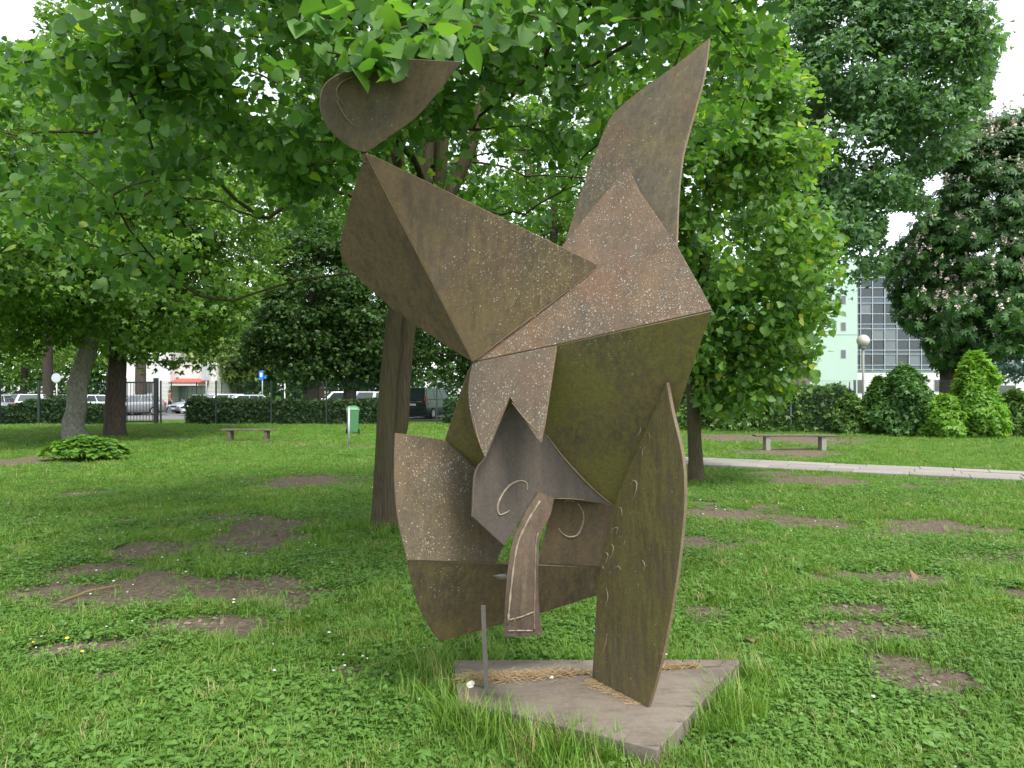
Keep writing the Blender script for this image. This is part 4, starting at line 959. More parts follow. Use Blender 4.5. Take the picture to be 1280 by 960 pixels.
b = MB(); b.bar((-gw / 2 + .03, -.12, 0), (-gw / 2 + .03, -.12, 2.3), .02); b.build('drop_bolt', M['galv'], gt)
# green boundary mesh fence behind the car park
fence('pale green wire fence along the far side of the car park', ((X(120, 70), 70), (X(560, 70), 70), 14), 2.6, M['wire'], M['wire'], .08)

# ------------------------------------------------------------------ benches, bin, posts, lamp, signs
def bench(label, px0, px1, ybase, seat_px, legm='concrete', lw=.13):
    d = EYE * FPX / (ybase - HOR); x0, x1 = X(px0, d), X(px1, d); h = EYE - (seat_px - HOR) / FPX * d
    r_ = thing('park_bench', label, 'bench', ((x0 + x1) / 2, d, 0), R(-3)); w_ = x1 - x0
    for k in range(2):
        b = MB(); b.box((0, -.10 + .2 * k, h - .03), (w_, .175, .05)); b.build('seat_plank', M['benchwood'], r_, bevel=.012)
    for s in (-1, 1):
        b = MB(); b.box((s * w_ * .34, 0, (h - .055) / 2 - .02), (lw, .30, h - .055 + .04)); b.build('leg', M[legm], r_, bevel=.012)
bench('low backless wooden bench on the lawn near the black gate', 277, 345, 551, 536, 'benchwood', .10)
bench('low weathered backless bench beside the stone path under the hedge', 943, 1043, 563, 543)
bd = EYE * FPX / (542.5 - HOR)
bn = thing('wheelie_bin', 'green wheeled rubbish bin standing in front of the long dark hedge', 'bin', (X(441, bd), bd, 0), R(12))
b = MB(); b.raw([(-.19, -.20, .06), (.19, -.20, .06), (.19, .20, .06), (-.19, .20, .06), (-.245, -.27, .92), (.245, -.27, .92), (.245, .25, .92), (-.245, .25, .92)],
                [(0, 3, 2, 1), (4, 5, 6, 7), (0, 1, 5, 4), (1, 2, 6, 5), (2, 3, 7, 6), (3, 0, 4, 7)]); b.build('body', M['bingreen'], bn, bevel=.04)
b = MB(); b.box((0, 0, .93), (.53, .56, .05)); b.build('rim', M['bingreen'], bn, bevel=.015)
b = MB(); nl = 12; LV = []; LF = []
for i in range(nl + 1):
    for k in range(nl + 1):
        xx, yy = -1 + 2 * i / nl, -1 + 2 * k / nl; LV.append((xx * .265, yy * .28, .955 + .15 * max(0, (1 - abs(xx) ** 2.6)) ** .5 * max(0, (1 - abs(yy) ** 2.6)) ** .5))
for i in range(nl):
    for k in range(nl): LF.append((i * (nl + 1) + k, (i + 1) * (nl + 1) + k, (i + 1) * (nl + 1) + k + 1, i * (nl + 1) + k + 1))
b.raw(LV, LF); b.build('lid', M['bingreen'], bn, smooth=True)
b = MB(); b.box((-.205, -.1, .48), (.03, .34, .72)); b.build('side_panel', M['bindark'], bn)
b = MB(); b.bar((-.22, .29, .9), (.22, .29, .9), .018); b.build('handle', M['bingreen'], bn)
for s in (-1, 1):
    b = MB(); b.bar((s * .20, .17, .10), (s * .26, .17, .10), .10, 16); b.build('wheel', M['rubber'], bn)
for s in (-1, 1):
    b = MB(); b.box((s * .14, -.15, .03), (.08, .08, .07)); b.build('foot', M['bindark'], bn)
pd = EYE * FPX / (558 - HOR)
pst = thing('steel_post', 'slim galvanised post standing in the lawn before the green bin', 'post', (X(436, pd), pd, 0))
b = MB(); b.bar((0, 0, -.1), (0, 0, 1.16), .032, 12); b.build('pole', M['galv'], pst, smooth=True)
b = MB(); b.lathe([(.036, 1.155), (.036, 1.175), (.02, 1.19)], n=12); b.build('cap', M['galv'], pst)
def simple_pole(name, label, cat, px, d, h, r_=.04, m='galv'):
    t_ = thing(name, label, cat, (X(px, d), d, 0)); b = MB(); b.bar((0, 0, -.05), (0, 0, h), r_, 10); b.build('pole', M[m], t_, smooth=True); return t_
M['globe'] = plain('milky_globe', (0.42, 0.39, 0.35), 0.35, 0.5, var=.05)
ld = 31.5; lmp = simple_pole('street_lamp', 'lamp post with a milky white globe in front of the glass facade', 'lamp', 1079, ld, 3.55, .05, 'concrete')
zc = at(1079, 426, ld)[2]; b = MB(); b.lathe([(.27 * math.sin(math.pi * i / 14) + .001, zc - .27 * math.cos(math.pi * i / 14)) for i in range(15)], n=24); b.build('globe', M['globe'], lmp, smooth=True)
b = MB(); b.lathe([(.06, zc - .40), (.11, zc - .33), (.13, zc - .25), (.12, zc - .23)], n=16); b.build('collar', M['concrete'], lmp, smooth=True)
M['signgrey'] = plain('grey_sign_back', (0.40, 0.43, 0.46), 0.4, 0.5, 0.3); M['signblue'] = plain('blue_sign', (0.02, 0.16, 0.60), 0.4); M['signwhite'] = plain('white_sign', (0.75, 0.76, 0.78), 0.4)
sg = simple_pole('road_sign', 'twin grey sign backs on a pole behind the hedge and fence', 'sign', 258, 42, 3.3)
for s in (-1, 1):
    b = MB(); b.box((s * .14 + .0, -.05, 2.85), (.25, .02, 1.05)); b.build('sign_plate', M['signgrey'], sg, bevel=.01)
b = MB(); b.box((0, -.03, 2.5), (.5, .02, .05)); b.build('bracket', M['galv'], sg)
sg = simple_pole('road_sign', 'blue parking sign on a pole above the hedge', 'sign', 328, 52, 3.2)
b = MB(); b.box((-.07, -.05, 2.85), (.34, .02, .66)); b.build('sign_plate', M['signblue'], sg, bevel=.01)
b = MB(); b.box((-.07, -.064, 2.9), (.16, .006, .28)); b.build('white_symbol', M['signwhite'], sg)
b = MB(); b.box((.22, -.05, 2.72), (.18, .02, .2)); b.build('small_plate', M['signblue'], sg)
sg = simple_pole('road_sign', 'round grey sign back on a pole behind the dark fence post', 'sign', 71, 46, 2.75)
b = MB(); b.bar((0, -.05, 2.55), (0, -.075, 2.55), .30, 24); b.build('sign_plate', M['signgrey'], sg)
for px, lab in ((325.5, 'pale square concrete post directly below the blue sign plate'), (332, 'pale square concrete post beside the one under the blue sign')):
    c_ = thing('concrete_post', lab, 'post', (X(px, 50), 50, 0), group='pale posts below the blue sign')
    b = MB(); b.box((0, 0, .62), (.24, .24, 1.34)); b.build('shaft', M['concrete'], c_, bevel=.02)
wp = simple_pole('white_post', 'slim white post on the grass beyond the hedge', 'post', 356, 52, 2.3, .045, 'signwhite')
b = MB(); b.box((-.12, 0, .5), (.1, .1, 1.1)); b.build('stub_post', M['signwhite'], wp)
bd2 = 42.0; bx_ = thing('notice_board', 'grey board on a post between the fence and the pale green building', 'board', (X(1061, 33), 33, 0))
b = MB(); b.box((0, 0, 1.45), (.62, .04, .9)); b.build('panel', M['signgrey'], bx_, bevel=.01)
b = MB(); b.bar((.02, -.04, 0), (.02, -.04, 2.1), .025, 8); b.build('pole', M['postgrey'], bx_)

# ------------------------------------------------------------------ cars
M['tyre'] = M['rubber']; M['rim'] = plain('wheel_rim', (0.42, 0.43, 0.44), 0.35, 0.5, 0.7)
M['tail'] = plain('red_lamp', (0.50, 0.012, 0.015), 0.25, 0.6); M['head'] = plain('clear_lamp', (0.62, 0.64, 0.66), 0.15, 0.7)
M['plate_w'] = plain('number_plate', (0.72, 0.72, 0.70), 0.5); M['trim'] = plain('black_trim', (0.015, 0.015, 0.016), 0.5)
M['carglass'] = plain('tinted_glass', (0.035, 0.045, 0.050), 0.06, 0.9, var=.05)
M['chrome'] = plain('chrome_strip', (0.6, 0.6, 0.62), 0.2, 0.5, 0.9)
def paint(name, c): return plain(name, c, 0.28, 0.5, 0.15, 0.04, 2, coat=0.6)
PAINT = dict(white=paint('white_paint', (.72, .73, .74)), silver=paint('silver_paint', (.42, .45, .48)), blue=paint('grey_blue_paint', (.24, .29, .36)), grey=paint('grey_paint', (.16, .17, .18)),
             dark=paint('dark_paint', (.035, .04, .045)), red=paint('dark_red_paint', (.28, .015, .02)), black=paint('black_paint', (.012, .012, .016)))
def loft(b, stations):
    """stations: (x, z_low, z_top, half_width); rounded body section"""
    n = 12; o = len(b.V); V = []; F = []
    for (x, zl, zt, hw) in stations:
        h = zt - zl
        sec = [(0, zl), (hw * .86, zl), (hw * .96, zl + h * .12), (hw, zl + h * .42), (hw * .985, zl + h * .72), (hw * .90, zl + h * .95), (hw * .74, zt), (0, zt + .012)]
        ring = [(x, y, z) for y, z in sec] + [(x, -y, z) for y, z in sec[-2:0:-1]]; V += ring
    k = 14
    for i in range(len(stations) - 1):
        for j in range(k): F.append((i * k + j, i * k + (j + 1) % k, (i + 1) * k + (j + 1) % k, (i + 1) * k + j))
    F.append(list(range(k))); F.append([(len(stations) - 1) * k + j for j in range(k)][::-1]); b.raw(V, F); return b
def fixn(o):
    bm = bmesh.new(); bm.from_mesh(o.data); bmesh.ops.recalc_face_normals(bm, faces=bm.faces); bm.to_mesh(o.data); bm.free(); return o
def lerp4(a, b, c, d, u, v): return (a * (1 - u) + b * u) * (1 - v) + (d * (1 - u) + c * u) * v
def pane(name, quad, m, parent, inset=(.06, .94, .08, .92), off=.012, thick=.02):
    a, b, c, d = [np.array(q, float) for q in quad]; n = np.cross(b - a, d - a); n /= np.linalg.norm(n)
    mid = (a + b + c + d) / 4
    if n @ (mid - np.array([mid[0] * .6, 0, .9])) < 0: n = -n
    P = [lerp4(a, b, c, d, u, v) for u, v in ((inset[0], inset[2]), (inset[1], inset[2]), (inset[1], inset[3]), (inset[0], inset[3]))]
    bb = MB(); bb.raw([*(p + n * off for p in P), *(p - n * thick for p in P)], [(0, 1, 2, 3), (7, 6, 5, 4), (0, 4, 5, 1), (1, 5, 6, 2), (2, 6, 7, 3), (3, 7, 4, 0)])
    return fixn(bb.build(name, m, parent))
def car(label, px, d, rz, colour, kind='hatch', group=None, z=0.012):
    p_ = PAINT[colour]; r_ = thing('van' if kind == 'van' else 'parked_car', label, 'van' if kind == 'van' else 'car', (X(px, d), d, z), R(rz), group)
    if kind == 'hatch': S = [(2.05, .36, .60, .66), (1.96, .26, .70, .80), (1.55, .20, .82, .87), (.95, .18, .94, .89), (0, .18, .97, .90), (-1.3, .18, 1.0, .90), (-1.85, .22, 1.0, .86), (-2.0, .32, .92, .80), (-2.06, .42, .80, .72)]; Ccab = (1.0, .93, .25, 1.45, -1.35, 1.46, -1.93, .99); wb = (1.28, -1.28)
    elif kind == 'estate': S = [(2.3, .36, .62, .68), (2.2, .26, .74, .82), (1.7, .20, .86, .89), (1.0, .18, .96, .91), (0, .18, 1.0, .92), (-1.6, .18, 1.03, .92), (-2.15, .22, 1.02, .88), (-2.28, .34, .94, .82), (-2.34, .44, .82, .74)]; Ccab = (1.05, .95, .25, 1.50, -1.75, 1.50, -2.25, 1.02); wb = (1.4, -1.4)
    elif kind == 'suv': S = [(2.15, .42, .74, .70), (2.05, .32, .88, .86), (1.6, .26, 1.0, .91), (1.0, .24, 1.08, .92), (0, .24, 1.1, .92), (-1.4, .24, 1.12, .92), (-2.0, .28, 1.1, .88), (-2.15, .4, 1.0, .82)]; Ccab = (1.05, 1.07, .4, 1.66, -1.6, 1.67, -2.05, 1.1); wb = (1.32, -1.3)
    else: S = [(2.45, .40, .75, .72), (2.35, .28, .95, .88), (1.9, .22, 1.10, .95), (1.3, .2, 1.18, .96), (0, .2, 1.2, .96), (-2.2, .2, 1.2, .96), (-2.42, .24, 1.18, .95), (-2.5, .36, 1.12, .93)]; Ccab = (1.55, 1.15, .75, 1.86, -2.30, 1.90, -2.47, 1.17); wb = (1.6, -1.55)
    b = MB(); loft(b, S); body = fixn(b.build('body', p_, r_, smooth=True)); body.modifiers.new('split', 'EDGE_SPLIT').split_angle = R(50)
    xf0, zf0, xf1, zf1, xr1, zr1, xr0, zr0 = Ccab; hb = S[4][3] * .93; ht = hb * (.76 if kind != 'van' else .86)
    Cv = [(xf0, hb * .92, zf0 - .03), (xf0, -hb * .92, zf0 - .03), (xr0, -hb * .95, zr0 - .03), (xr0, hb * .95, zr0 - .03), (xf1, ht * .96, zf1), (xf1, -ht * .96, zf1), (xr1, -ht, zr1), (xr1, ht, zr1)]
    b = MB(); b.raw(Cv, [(0, 1, 5, 4), (1, 2, 6, 5), (2, 3, 7, 6), (3, 0, 4, 7), (4, 5, 6, 7), (3, 2, 1, 0)]); fixn(b.build('roof', p_, r_, bevel=.05))
    V = [np.array(v) for v in Cv]
    pane('windscreen', (V[0], V[1], V[5], V[4]), M['carglass'], r_, (.07, .93, .06, .92))
    pane('rear_window', (V[2], V[3], V[7], V[6]), M['carglass'], r_, (.09, .91, .12 if kind != 'van' else .04, .9))
    for s in (0, 1):
        q_ = (V[0], V[3], V[7], V[4]) if s == 0 else (V[1], V[2], V[6], V[5])
        cuts = ((.08, .45), (.48, .74), (.77, .93)) if kind != 'van' else ((.06, .30), (.33, .62), (.65, .94))
        for (u0, u1) in cuts: pane('side_window', q_, M['carglass'], r_, (u0, u1, .14, .88))
    xr = S[-1][0]; xf = S[0][0]
    for s in (-1, 1):
        b = MB(); zz = zr0 - (.16 if kind != 'van' else .02); b.box((S[-2][0] + .03, s * S[-2][3] * .90, zz), (.16, .24 if kind != 'van' else .16, .20 if kind != 'van' else .42)); b.build('tail_light', M['tail'], r_, bevel=.04)
        b = MB(); b.box((S[1][0] - .02, s * S[1][3] * .82, S[1][2] - .10), (.24, .30, .15)); b.build('headlight', M['head'], r_, bevel=.04)
        b = MB(); b.box((xf0 - .15, s * (hb + .10), zf0 + .08), (.12, .18, .13)); b.build('wing_mirror', p_, r_, bevel=.03)
    b = MB(); b.box((xr - .005, 0, .62 if kind != 'van' else .88), (.03, .52, .11)); b.build('number_plate', M['plate_w'], r_)
    b = MB(); b.box((xf + .005, 0, .40), (.03, .52, .11)); b.build('number_plate', M['plate_w'], r_)
    b = MB(); b.box((xf - .02, 0, .56), (.06, .9, .10)); b.build('grille', M['trim'], r_)
    b = MB(); b.box((0, 0, .20), (S[0][0] * 1.7, S[4][3] * 1.84, .10)); b.build('sill', M['trim'], r_)
    if kind == 'van':
        b = MB(); b.box((xr - .008, 0, 1.06), (.035, 1.3, .05)); b.build('chrome_strip', M['chrome'], r_)
        b = MB(); b.bar((xr - .02, 0, .98), (xr - .045, 0, .98), .055, 20); b.build('emblem', M['chrome'], r_)
    for x_ in wb:
        for s in (-1, 1):
            y_ = s * (S[4][3] - .09); rw = .31 if kind != 'van' else .34
            b = MB(); b.bar((x_, y_ - .10, rw), (x_, y_ + .11 , rw), rw, 20); w_ = b.build('wheel', M['tyre'], r_)
            b = MB(); b.bar((x_, y_ + s * .10, rw), (x_, y_ + s * .125, rw), rw * .66, 16); b.build('rim', M['rim'], w_)
    return r_
# +x is the car's nose
car('white estate car with red tail lights behind the left hedge clump', 42, 47.5, 118, 'white', 'estate')
car('dark grey car parked behind the white estate car', 30, 53, 100, 'grey', 'estate')
car('pale silver car cut off beside the dark fence post', -2, 46, 105, 'silver', 'hatch')
car('silver white car behind the hedge between the maple trunks', 120, 49, 62, 'white', 'hatch')
car('grey green car behind the leaning maple trunk', 101, 54, 80, 'silver', 'hatch')
car('white car seen through the bars of the black gate', 158, 52, 90, 'white', 'hatch')
car('dark grey car with red tail lights just past the gate post', 168, 51, 205, 'grey', 'hatch')
car('grey blue car with its bonnet towards the walking person', 249, 56, 232, 'blue', 'hatch')
car('white car parked beside the grey blue car', 270, 51.5, 228, 'white', 'estate')
car('silver car with dark windows behind the hedge and the twin sign', 300, 48, 212, 'silver', 'hatch')
car('white car seen between the dark tree trunks behind the bin', 422, 47, 200, 'white', 'suv')
car('dark red car half hidden by the green bin', 449, 49, 100, 'red', 'hatch')
car('white compact car between the bin and the lime trunk', 474, 48, 70, 'white', 'suv')
car('white car beside the black van, mostly hidden by the lime trunk', 505, 49, 95, 'white', 'hatch')
van = car('black van parked with its rear and number plate towards the lawn', 536, 45.5, 73, 'black', 'van')

# ------------------------------------------------------------------ person walking in the car park
def person(label, px, d, rz):
    r_ = thing('person', label, 'person', (X(px, d), d, .012), R(rz))
    J = {'pel': (0, 0, .95, .15), 'waist': (.01, 0, 1.12, .135), 'chest': (.02, 0, 1.33, .155), 'neck': (.03, 0, 1.50, .06), 'jaw': (.06, 0, 1.58, .075), 'head': (.05, 0, 1.67, .095), 'crown': (.045, 0, 1.75, .06)}
    E_ = [('pel', 'waist'), ('waist', 'chest'), ('chest', 'neck'), ('neck', 'jaw'), ('jaw', 'head'), ('head', 'crown')]
    for s, nm in ((1, 'l'), (-1, 'r')):
        f = s
        J['hip' + nm] = (0, s * .09, .90, .10); J['knee' + nm] = (.10 * f + .03, s * .09, .50, .07); J['ank' + nm] = (.22 * f - .05, s * .09, .09, .045); J['toe' + nm] = (.22 * f + .10, s * .09, .04, .035)
        J['sho' + nm] = (.02, s * .19, 1.42, .065); J['elb' + nm] = (-.10 * f, s * .23, 1.14, .048); J['wri' + nm] = (-.08 * f + .12, s * .21, .94, .033); J['han' + nm] = (-.08 * f + .16, s * .205, .86, .038)
        E_ += [('pel', 'hip' + nm), ('hip' + nm, 'knee' + nm), ('knee' + nm, 'ank' + nm), ('ank' + nm, 'toe' + nm), ('chest', 'sho' + nm), ('sho' + nm, 'elb' + nm), ('elb' + nm, 'wri' + nm), ('wri' + nm, 'han' + nm)]
    keys = list(J); me = bpy.data.meshes.new('body'); me.from_pydata([J[k][:3] for k in keys], [(keys.index(a), keys.index(b)) for a, b in E_], [])
    o = link('body', me, r_); o.modifiers.new('skin', 'SKIN'); 
    for i, k in enumerate(keys): me.skin_vertices[0].data[i].radius = (J[k][3], J[k][3] * (.8 if k in ('pel', 'waist', 'chest') else 1)); me.skin_vertices[0].data[i].use_root = (k == 'pel')
    o.modifiers.new('sub', 'SUBSURF').levels = 1; o.modifiers['sub'].render_levels = 1
    bpy.context.view_layer.update()
    dg = bpy.context.evaluated_depsgraph_get(); m2 = bpy.data.meshes.new_from_object(o.evaluated_get(dg)); o.modifiers.clear(); o.data = m2
    for nm, c in (('skin', (.45, .27, .19)), ('rust_top', (.32, .13, .08)), ('dark_trousers', (.03, .035, .05)), ('shoes', (.05, .05, .05))): m2.materials.append(plain(nm, c, .8))
    for p in m2.polygons:
        z = p.center.z; x = abs(p.center.y); p.use_smooth = True
        p.material_index = 3 if z < .08 else 2 if z < .98 and x < .19 else 1 if z < 1.50 and not (z < 1.16 and x > .17) else 0
    hb = MB(); hb.lathe([(.02, -.02), (.085, .02), (.108, .09), (.10, .15), (.06, .195), (.01, .205)], (.03, 0, 1.585), 14); hb.build('hair', plain('brown_hair', (.08, .045, .025), .7), r_, smooth=True)
    return r_
person('person with brown hair, rust coloured top and dark trousers walking past the cars', 212, 55.5, 8)

# ------------------------------------------------------------------ buildings
def wall_mat(name, c, var=.06):
    t = NT(name); n = t.noise(t.coord((1, 1, .4)), .5, 5); return t.done(t.mix(n, tuple(x * (1 - var * 1.6) for x in c), c), .85, spec=.15)
M['mint'] = wall_mat('mint_render', (0.36, 0.47, 0.41)); M['white_wall'] = wall_mat('white_render', (.60, .60, .58)); M['red_roof'] = wall_mat('red_roof', (.36, .10, .08)); M['mullion'] = plain('grey_mullion', (.30, .34, .36), .4, .4, .2)
M['glass'] = plain('facade_glass', (0.022, 0.034, 0.042), 0.06, 0.4, var=.3, scale=.6); M['glass2'] = plain('blind_reflection_glass', (0.10, 0.125, 0.135), 0.1, 0.4, var=.3, scale=.6); M['spandrel'] = plain('blue_grey_spandrel', (.045, .07, .09), .25, .5); M['darkwin'] = plain('dark_window', (.03, .035, .04), .1, .8)  # paler panes: drawn blinds and bright reflections painted into the glass colour
DB = 88.0; s_ = DB / FPX
mb = thing('office_building', 'pale mint office block with a gridded glass facade', 'building', (X(1068, DB), DB, 0))
bx0 = X(1068, DB)
def rx(px): return (px - 1068) * s_
def rz_(py): return EYE + (HOR - py) * s_
b = MB(); b.box(((rx(900) + rx(1067)) / 2, 4.0, rz_(325) / 2), (rx(1067) - rx(900), 10, rz_(325))); b.build('stair_wall', M['mint'], mb)
b = MB(); b.box(((rx(1067.2) + rx(1330)) / 2, 6.5, rz_(318) / 2), (rx(1330) - rx(1067.2), 10, rz_(318))); b.build('back_wall', M['mint'], mb)
b = MB(); b.box(((rx(1068) + rx(1330)) / 2, 1.25, rz_(466) / 2), (rx(1330) - rx(1068), .9, rz_(466))); b.build('base_wall', M['white_wall'], mb)
for k, (px, py) in enumerate(((1049.5, 409), (1049.5, 443), (1049.5, 376))):
    b = MB(); b.box((rx(px), -1.0, rz_(py)), (.66, .06, 1.08)); w_ = b.build('window', M['mullion'], mb)
    b = MB(); b.box((rx(px), -1.02, rz_(py)), (.50, .08, .92)); b.build('pane', M['darkwin'], w_)
b = MB(); b.box(((rx(900) + rx(1067)) / 2, -1.01, rz_(419)), (rx(1067) - rx(900), .05, .05)); b.build('facade_joint', M['mullion'], mb)
cols = [1069.5, 1081, 1096, 1111.5, 1127, 1142.5, 1158, 1173.5, 1189, 1204.5, 1220, 1235.5, 1251, 1266.5, 1282]
rowsy = [330, 345, 358, 370, 377.5, 391, 404, 410, 424, 437, 442, 456, 461.5]
span = {3, 6, 9, 11}
for i in range(len(rowsy) - 1):
    for j in range(len(cols) - 1):
        w_, h_ = (cols[j + 1] - cols[j]) * s_ - .10, (rowsy[i + 1] - rowsy[i]) * s_ - .10
        b = MB(); b.box(((rx(cols[j]) + rx(cols[j + 1])) / 2, 1.2 + random.uniform(-.006, .006), (rz_(rowsy[i]) + rz_(rowsy[i + 1])) / 2), (w_, .05, h_)); o = b.build('pane' if i not in span else 'spandrel_panel', M[('glass2' if random.random() < .22 else 'glass') if i not in span else 'spandrel'], mb)
        o.rotation_euler = (random.uniform(-.003, .003), 0, random.uniform(-.0006, .0006))
for c_ in cols:
    b = MB(); b.box((rx(c_), 1.12, (rz_(330) + rz_(463)) / 2), (.09, .16, rz_(330) - rz_(463))); b.build('mullion', M['mullion'], mb)
for y_ in rowsy:
    b = MB(); b.box(((rx(cols[0]) + rx(cols[-1])) / 2, 1.14, rz_(y_)), (rx(cols[-1]) - rx(cols[0]), .12, .08)); b.build('transom', M['mullion'], mb)
for (x0, x1, y0, y1) in ((1070, 1084, 474, 492), (1172, 1182, 474, 490), (1248, 1276, 481, 495), (1205, 1216, 478, 492)):
    b = MB(); b.box(((rx(x0) + rx(x1)) / 2, .80, (rz_(y0) + rz_(y1)) / 2), ((x1 - x0) * s_, .06, (y1 - y0) * s_)); w_ = b.build('window', M['mullion'], mb)
    b = MB(); b.box(((rx(x0) + rx(x1)) / 2, .78, (rz_(y0) + rz_(y1)) / 2), ((x1 - x0) * s_ - .2, .06, (y1 - y0) * s_ - .2)); b.build('pane', M['darkwin'], w_)
DW = 78.0; s2 = DW / FPX; wb_ = thing('low_building', 'white building with a red roof edge and glazed entrance behind the car park', 'building', (X(215, DW), DW, 0))
def qx(px): return (px - 215) * s2
def qz(py): return EYE + (HOR - py) * s2
b = MB(); b.box(((qx(150) + qx(213)) / 2, 4, qz(440) / 2), (qx(213) - qx(150), 8, qz(440))); b.build('wall', M['white_wall'], wb_)
b = MB(); b.box(((qx(213) + qx(262)) / 2, 6, qz(452) / 2), (qx(262) - qx(213), 8, qz(452))); b.build('upper_wall', M['white_wall'], wb_)
b = MB(); b.raw([(qx(213.4), -.6, qz(478)), (qx(252), -.6, qz(478)), (qx(252), 2.1, qz(472.5)), (qx(213.4), 2.1, qz(472.5)), (qx(213.4), -.6, qz(479)), (qx(252), -.6, qz(479)), (qx(252), 2.1, qz(479)), (qx(213.4), 2.1, qz(479))],
                [(0, 1, 2, 3), (4, 7, 6, 5), (0, 4, 5, 1), (1, 5, 6, 2), (2, 6, 7, 3), (3, 7, 4, 0)]); b.build('roof', M['red_roof'], wb_)
b = MB(); b.box(((qx(213.4) + qx(250)) / 2, .6, qz(480.6)), (qx(250) - qx(213.4), 2.3, .26)); b.build('canopy', M['white_wall'], wb_)
M['greenglass'] = plain('green_glass', (.16, .22, .19), .08, .8, var=.2, scale=.8)
for k in range(6):
    b = MB(); b.box((qx(216 + k * 5.8), 1.9, (qz(483) + 0) / 2), (5.0 * s2, .06, qz(483))); b.build('glass_door', M['greenglass'], wb_)
b = MB(); b.box((qx(184), -.05, qz(484)), (1.1, .1, 1.2)); b.build('window', M['darkwin'], wb_)

# ------------------------------------------------------------------ lawn growth, straw and small finds
def blade_tuft(name, n, h, spread, w_, material, seed, bend=.5):
    g = np.random.default_rng(seed); V = []; F = []
    for k in range(n):
        a = g.random() * 6.28; x, y = g.normal(size=2) * spread; hh = h * g.uniform(.5, 1.15); b_ = hh * bend * g.uniform(.2, 1.2); t_ = g.random() * 6.28
        dx, dy = math.cos(a), math.sin(a); sx, sy = -dy * w_ / 2, dx * w_ / 2; o = len(V)
        V += [(x - sx, y - sy, 0), (x + sx, y + sy, 0), (x + dx * b_ * .35 - sx * .8, y + dy * b_ * .35 - sy * .8, hh * .6), (x + dx * b_ * .35 + sx * .8, y + dy * b_ * .35 + sy * .8, hh * .6), (x + dx * b_, y + dy * b_, hh * .95)]
        F += [(o, o + 1, o + 3), (o, o + 3, o + 2), (o + 2, o + 3, o + 4)]
    return bpy.data.objects.new(name, mesh_np(name, np.array(V), np.array(F), material))
def weed_tuft(name, n, r_, h, size, material, seed, kind='heart'):
    g = np.random.default_rng(seed); P = np.stack([g.normal(size=n) * r_, g.normal(size=n) * r_, h * g.uniform(.4, 1.1, n)], -1)
    return bpy.data.objects.new(name, leaf_mesh(name, P, leaf_frames(P, np.array([0, 0, -.05]), g, up=1.3, out=.5, rnd=.4, droop=.2), size * g.uniform(.6, 1.3, n), g.random(n), kind, material))
SRC = [blade_tuft('grass_tuft', 16, .050, .030, .0045, M['grass'], 1, .8), blade_tuft('grass_tuft', 14, .070, .035, .0048, M['grass'], 2, .9), weed_tuft('clover_tuft', 20, .045, .030, .017, M['weed'], 3),
       weed_tuft('weed_tuft', 16, .05, .040, .026, M['weed'], 4, 'rhomb'), blade_tuft('tall_tuft', 18, .21, .045, .007, M['grass'], 5, .75), weed_tuft('broad_weed', 8, .045, .05, .055, M['weed'], 6, 'palm')]
def scatter(name, pts, rot, scl, idx, sources):
    me = bpy.data.meshes.new(name); me.vertices.add(len(pts)); me.vertices.foreach_set('co', np.asarray(pts, np.float32).ravel())
    a = me.attributes.new('rot', 'FLOAT_VECTOR', 'POINT'); a.data.foreach_set('vector', np.asarray(rot, np.float32).ravel())
    a = me.attributes.new('scl', 'FLOAT', 'POINT'); a.data.foreach_set('value', np.asarray(scl, np.float32))
    a = me.attributes.new('idx', 'INT', 'POINT'); a.data.foreach_set('value', np.asarray(idx, np.int32))
    o = link(name, me); ng = bpy.data.node_groups.new(name + '_scatter', 'GeometryNodeTree')
    ng.interface.new_socket('Geometry', in_out='INPUT', socket_type='NodeSocketGeometry'); ng.interface.new_socket('Geometry', in_out='OUTPUT', socket_type='NodeSocketGeometry')
    gi, go = ng.nodes.new('NodeGroupInput'), ng.nodes.new('NodeGroupOutput'); jn = ng.nodes.new('GeometryNodeJoinGeometry')
    def named(nm, ty):
        nd = ng.nodes.new('GeometryNodeInputNamedAttribute'); nd.data_type = ty; nd.inputs['Name'].default_value = nm; return nd.outputs['Attribute']
    ra, sa, ia = named('rot', 'FLOAT_VECTOR'), named('scl', 'FLOAT'), named('idx', 'INT')
    mp = ng.nodes.new('GeometryNodeMeshToPoints'); ng.links.new(gi.outputs[0], mp.inputs['Mesh'])
    for k, so in enumerate(sources):
        cmp_ = ng.nodes.new('FunctionNodeCompare'); cmp_.data_type = 'INT'; cmp_.operation = 'EQUAL'; ng.links.new(ia, cmp_.inputs[2]); cmp_.inputs[3].default_value = k
        oi = ng.nodes.new('GeometryNodeObjectInfo'); oi.inputs['Object'].default_value = so; oi.inputs['As Instance'].default_value = True
        ip = ng.nodes.new('GeometryNodeInstanceOnPoints'); ng.links.new(mp.outputs[0], ip.inputs['Points']); ng.links.new(cmp_.outputs[0], ip.inputs['Selection'])
        ng.links.new(oi.outputs['Geometry'], ip.inputs['Instance']); ng.links.new(ra, ip.inputs['Rotation']); ng.links.new(sa, ip.inputs['Scale']); ng.links.new(ip.outputs[0], jn.inputs[0])
    ng.links.new(jn.outputs[0], go.inputs[0]); md = o.modifiers.new('scatter', 'NODES'); md.node_group = ng
    return o
def in_poly(x, y, poly):
    c = np.zeros(len(x), bool); n = len(poly)
    for i in range(n):
        (x1, y1), (x2, y2) = poly[i], poly[(i + 1) % n]
        cr_ = ((y1 > y) != (y2 > y)) & (x < (x2 - x1) * (y - y1) / (y2 - y1 + 1e-12) + x1); c ^= cr_
    return c
g = np.random.default_rng(101)
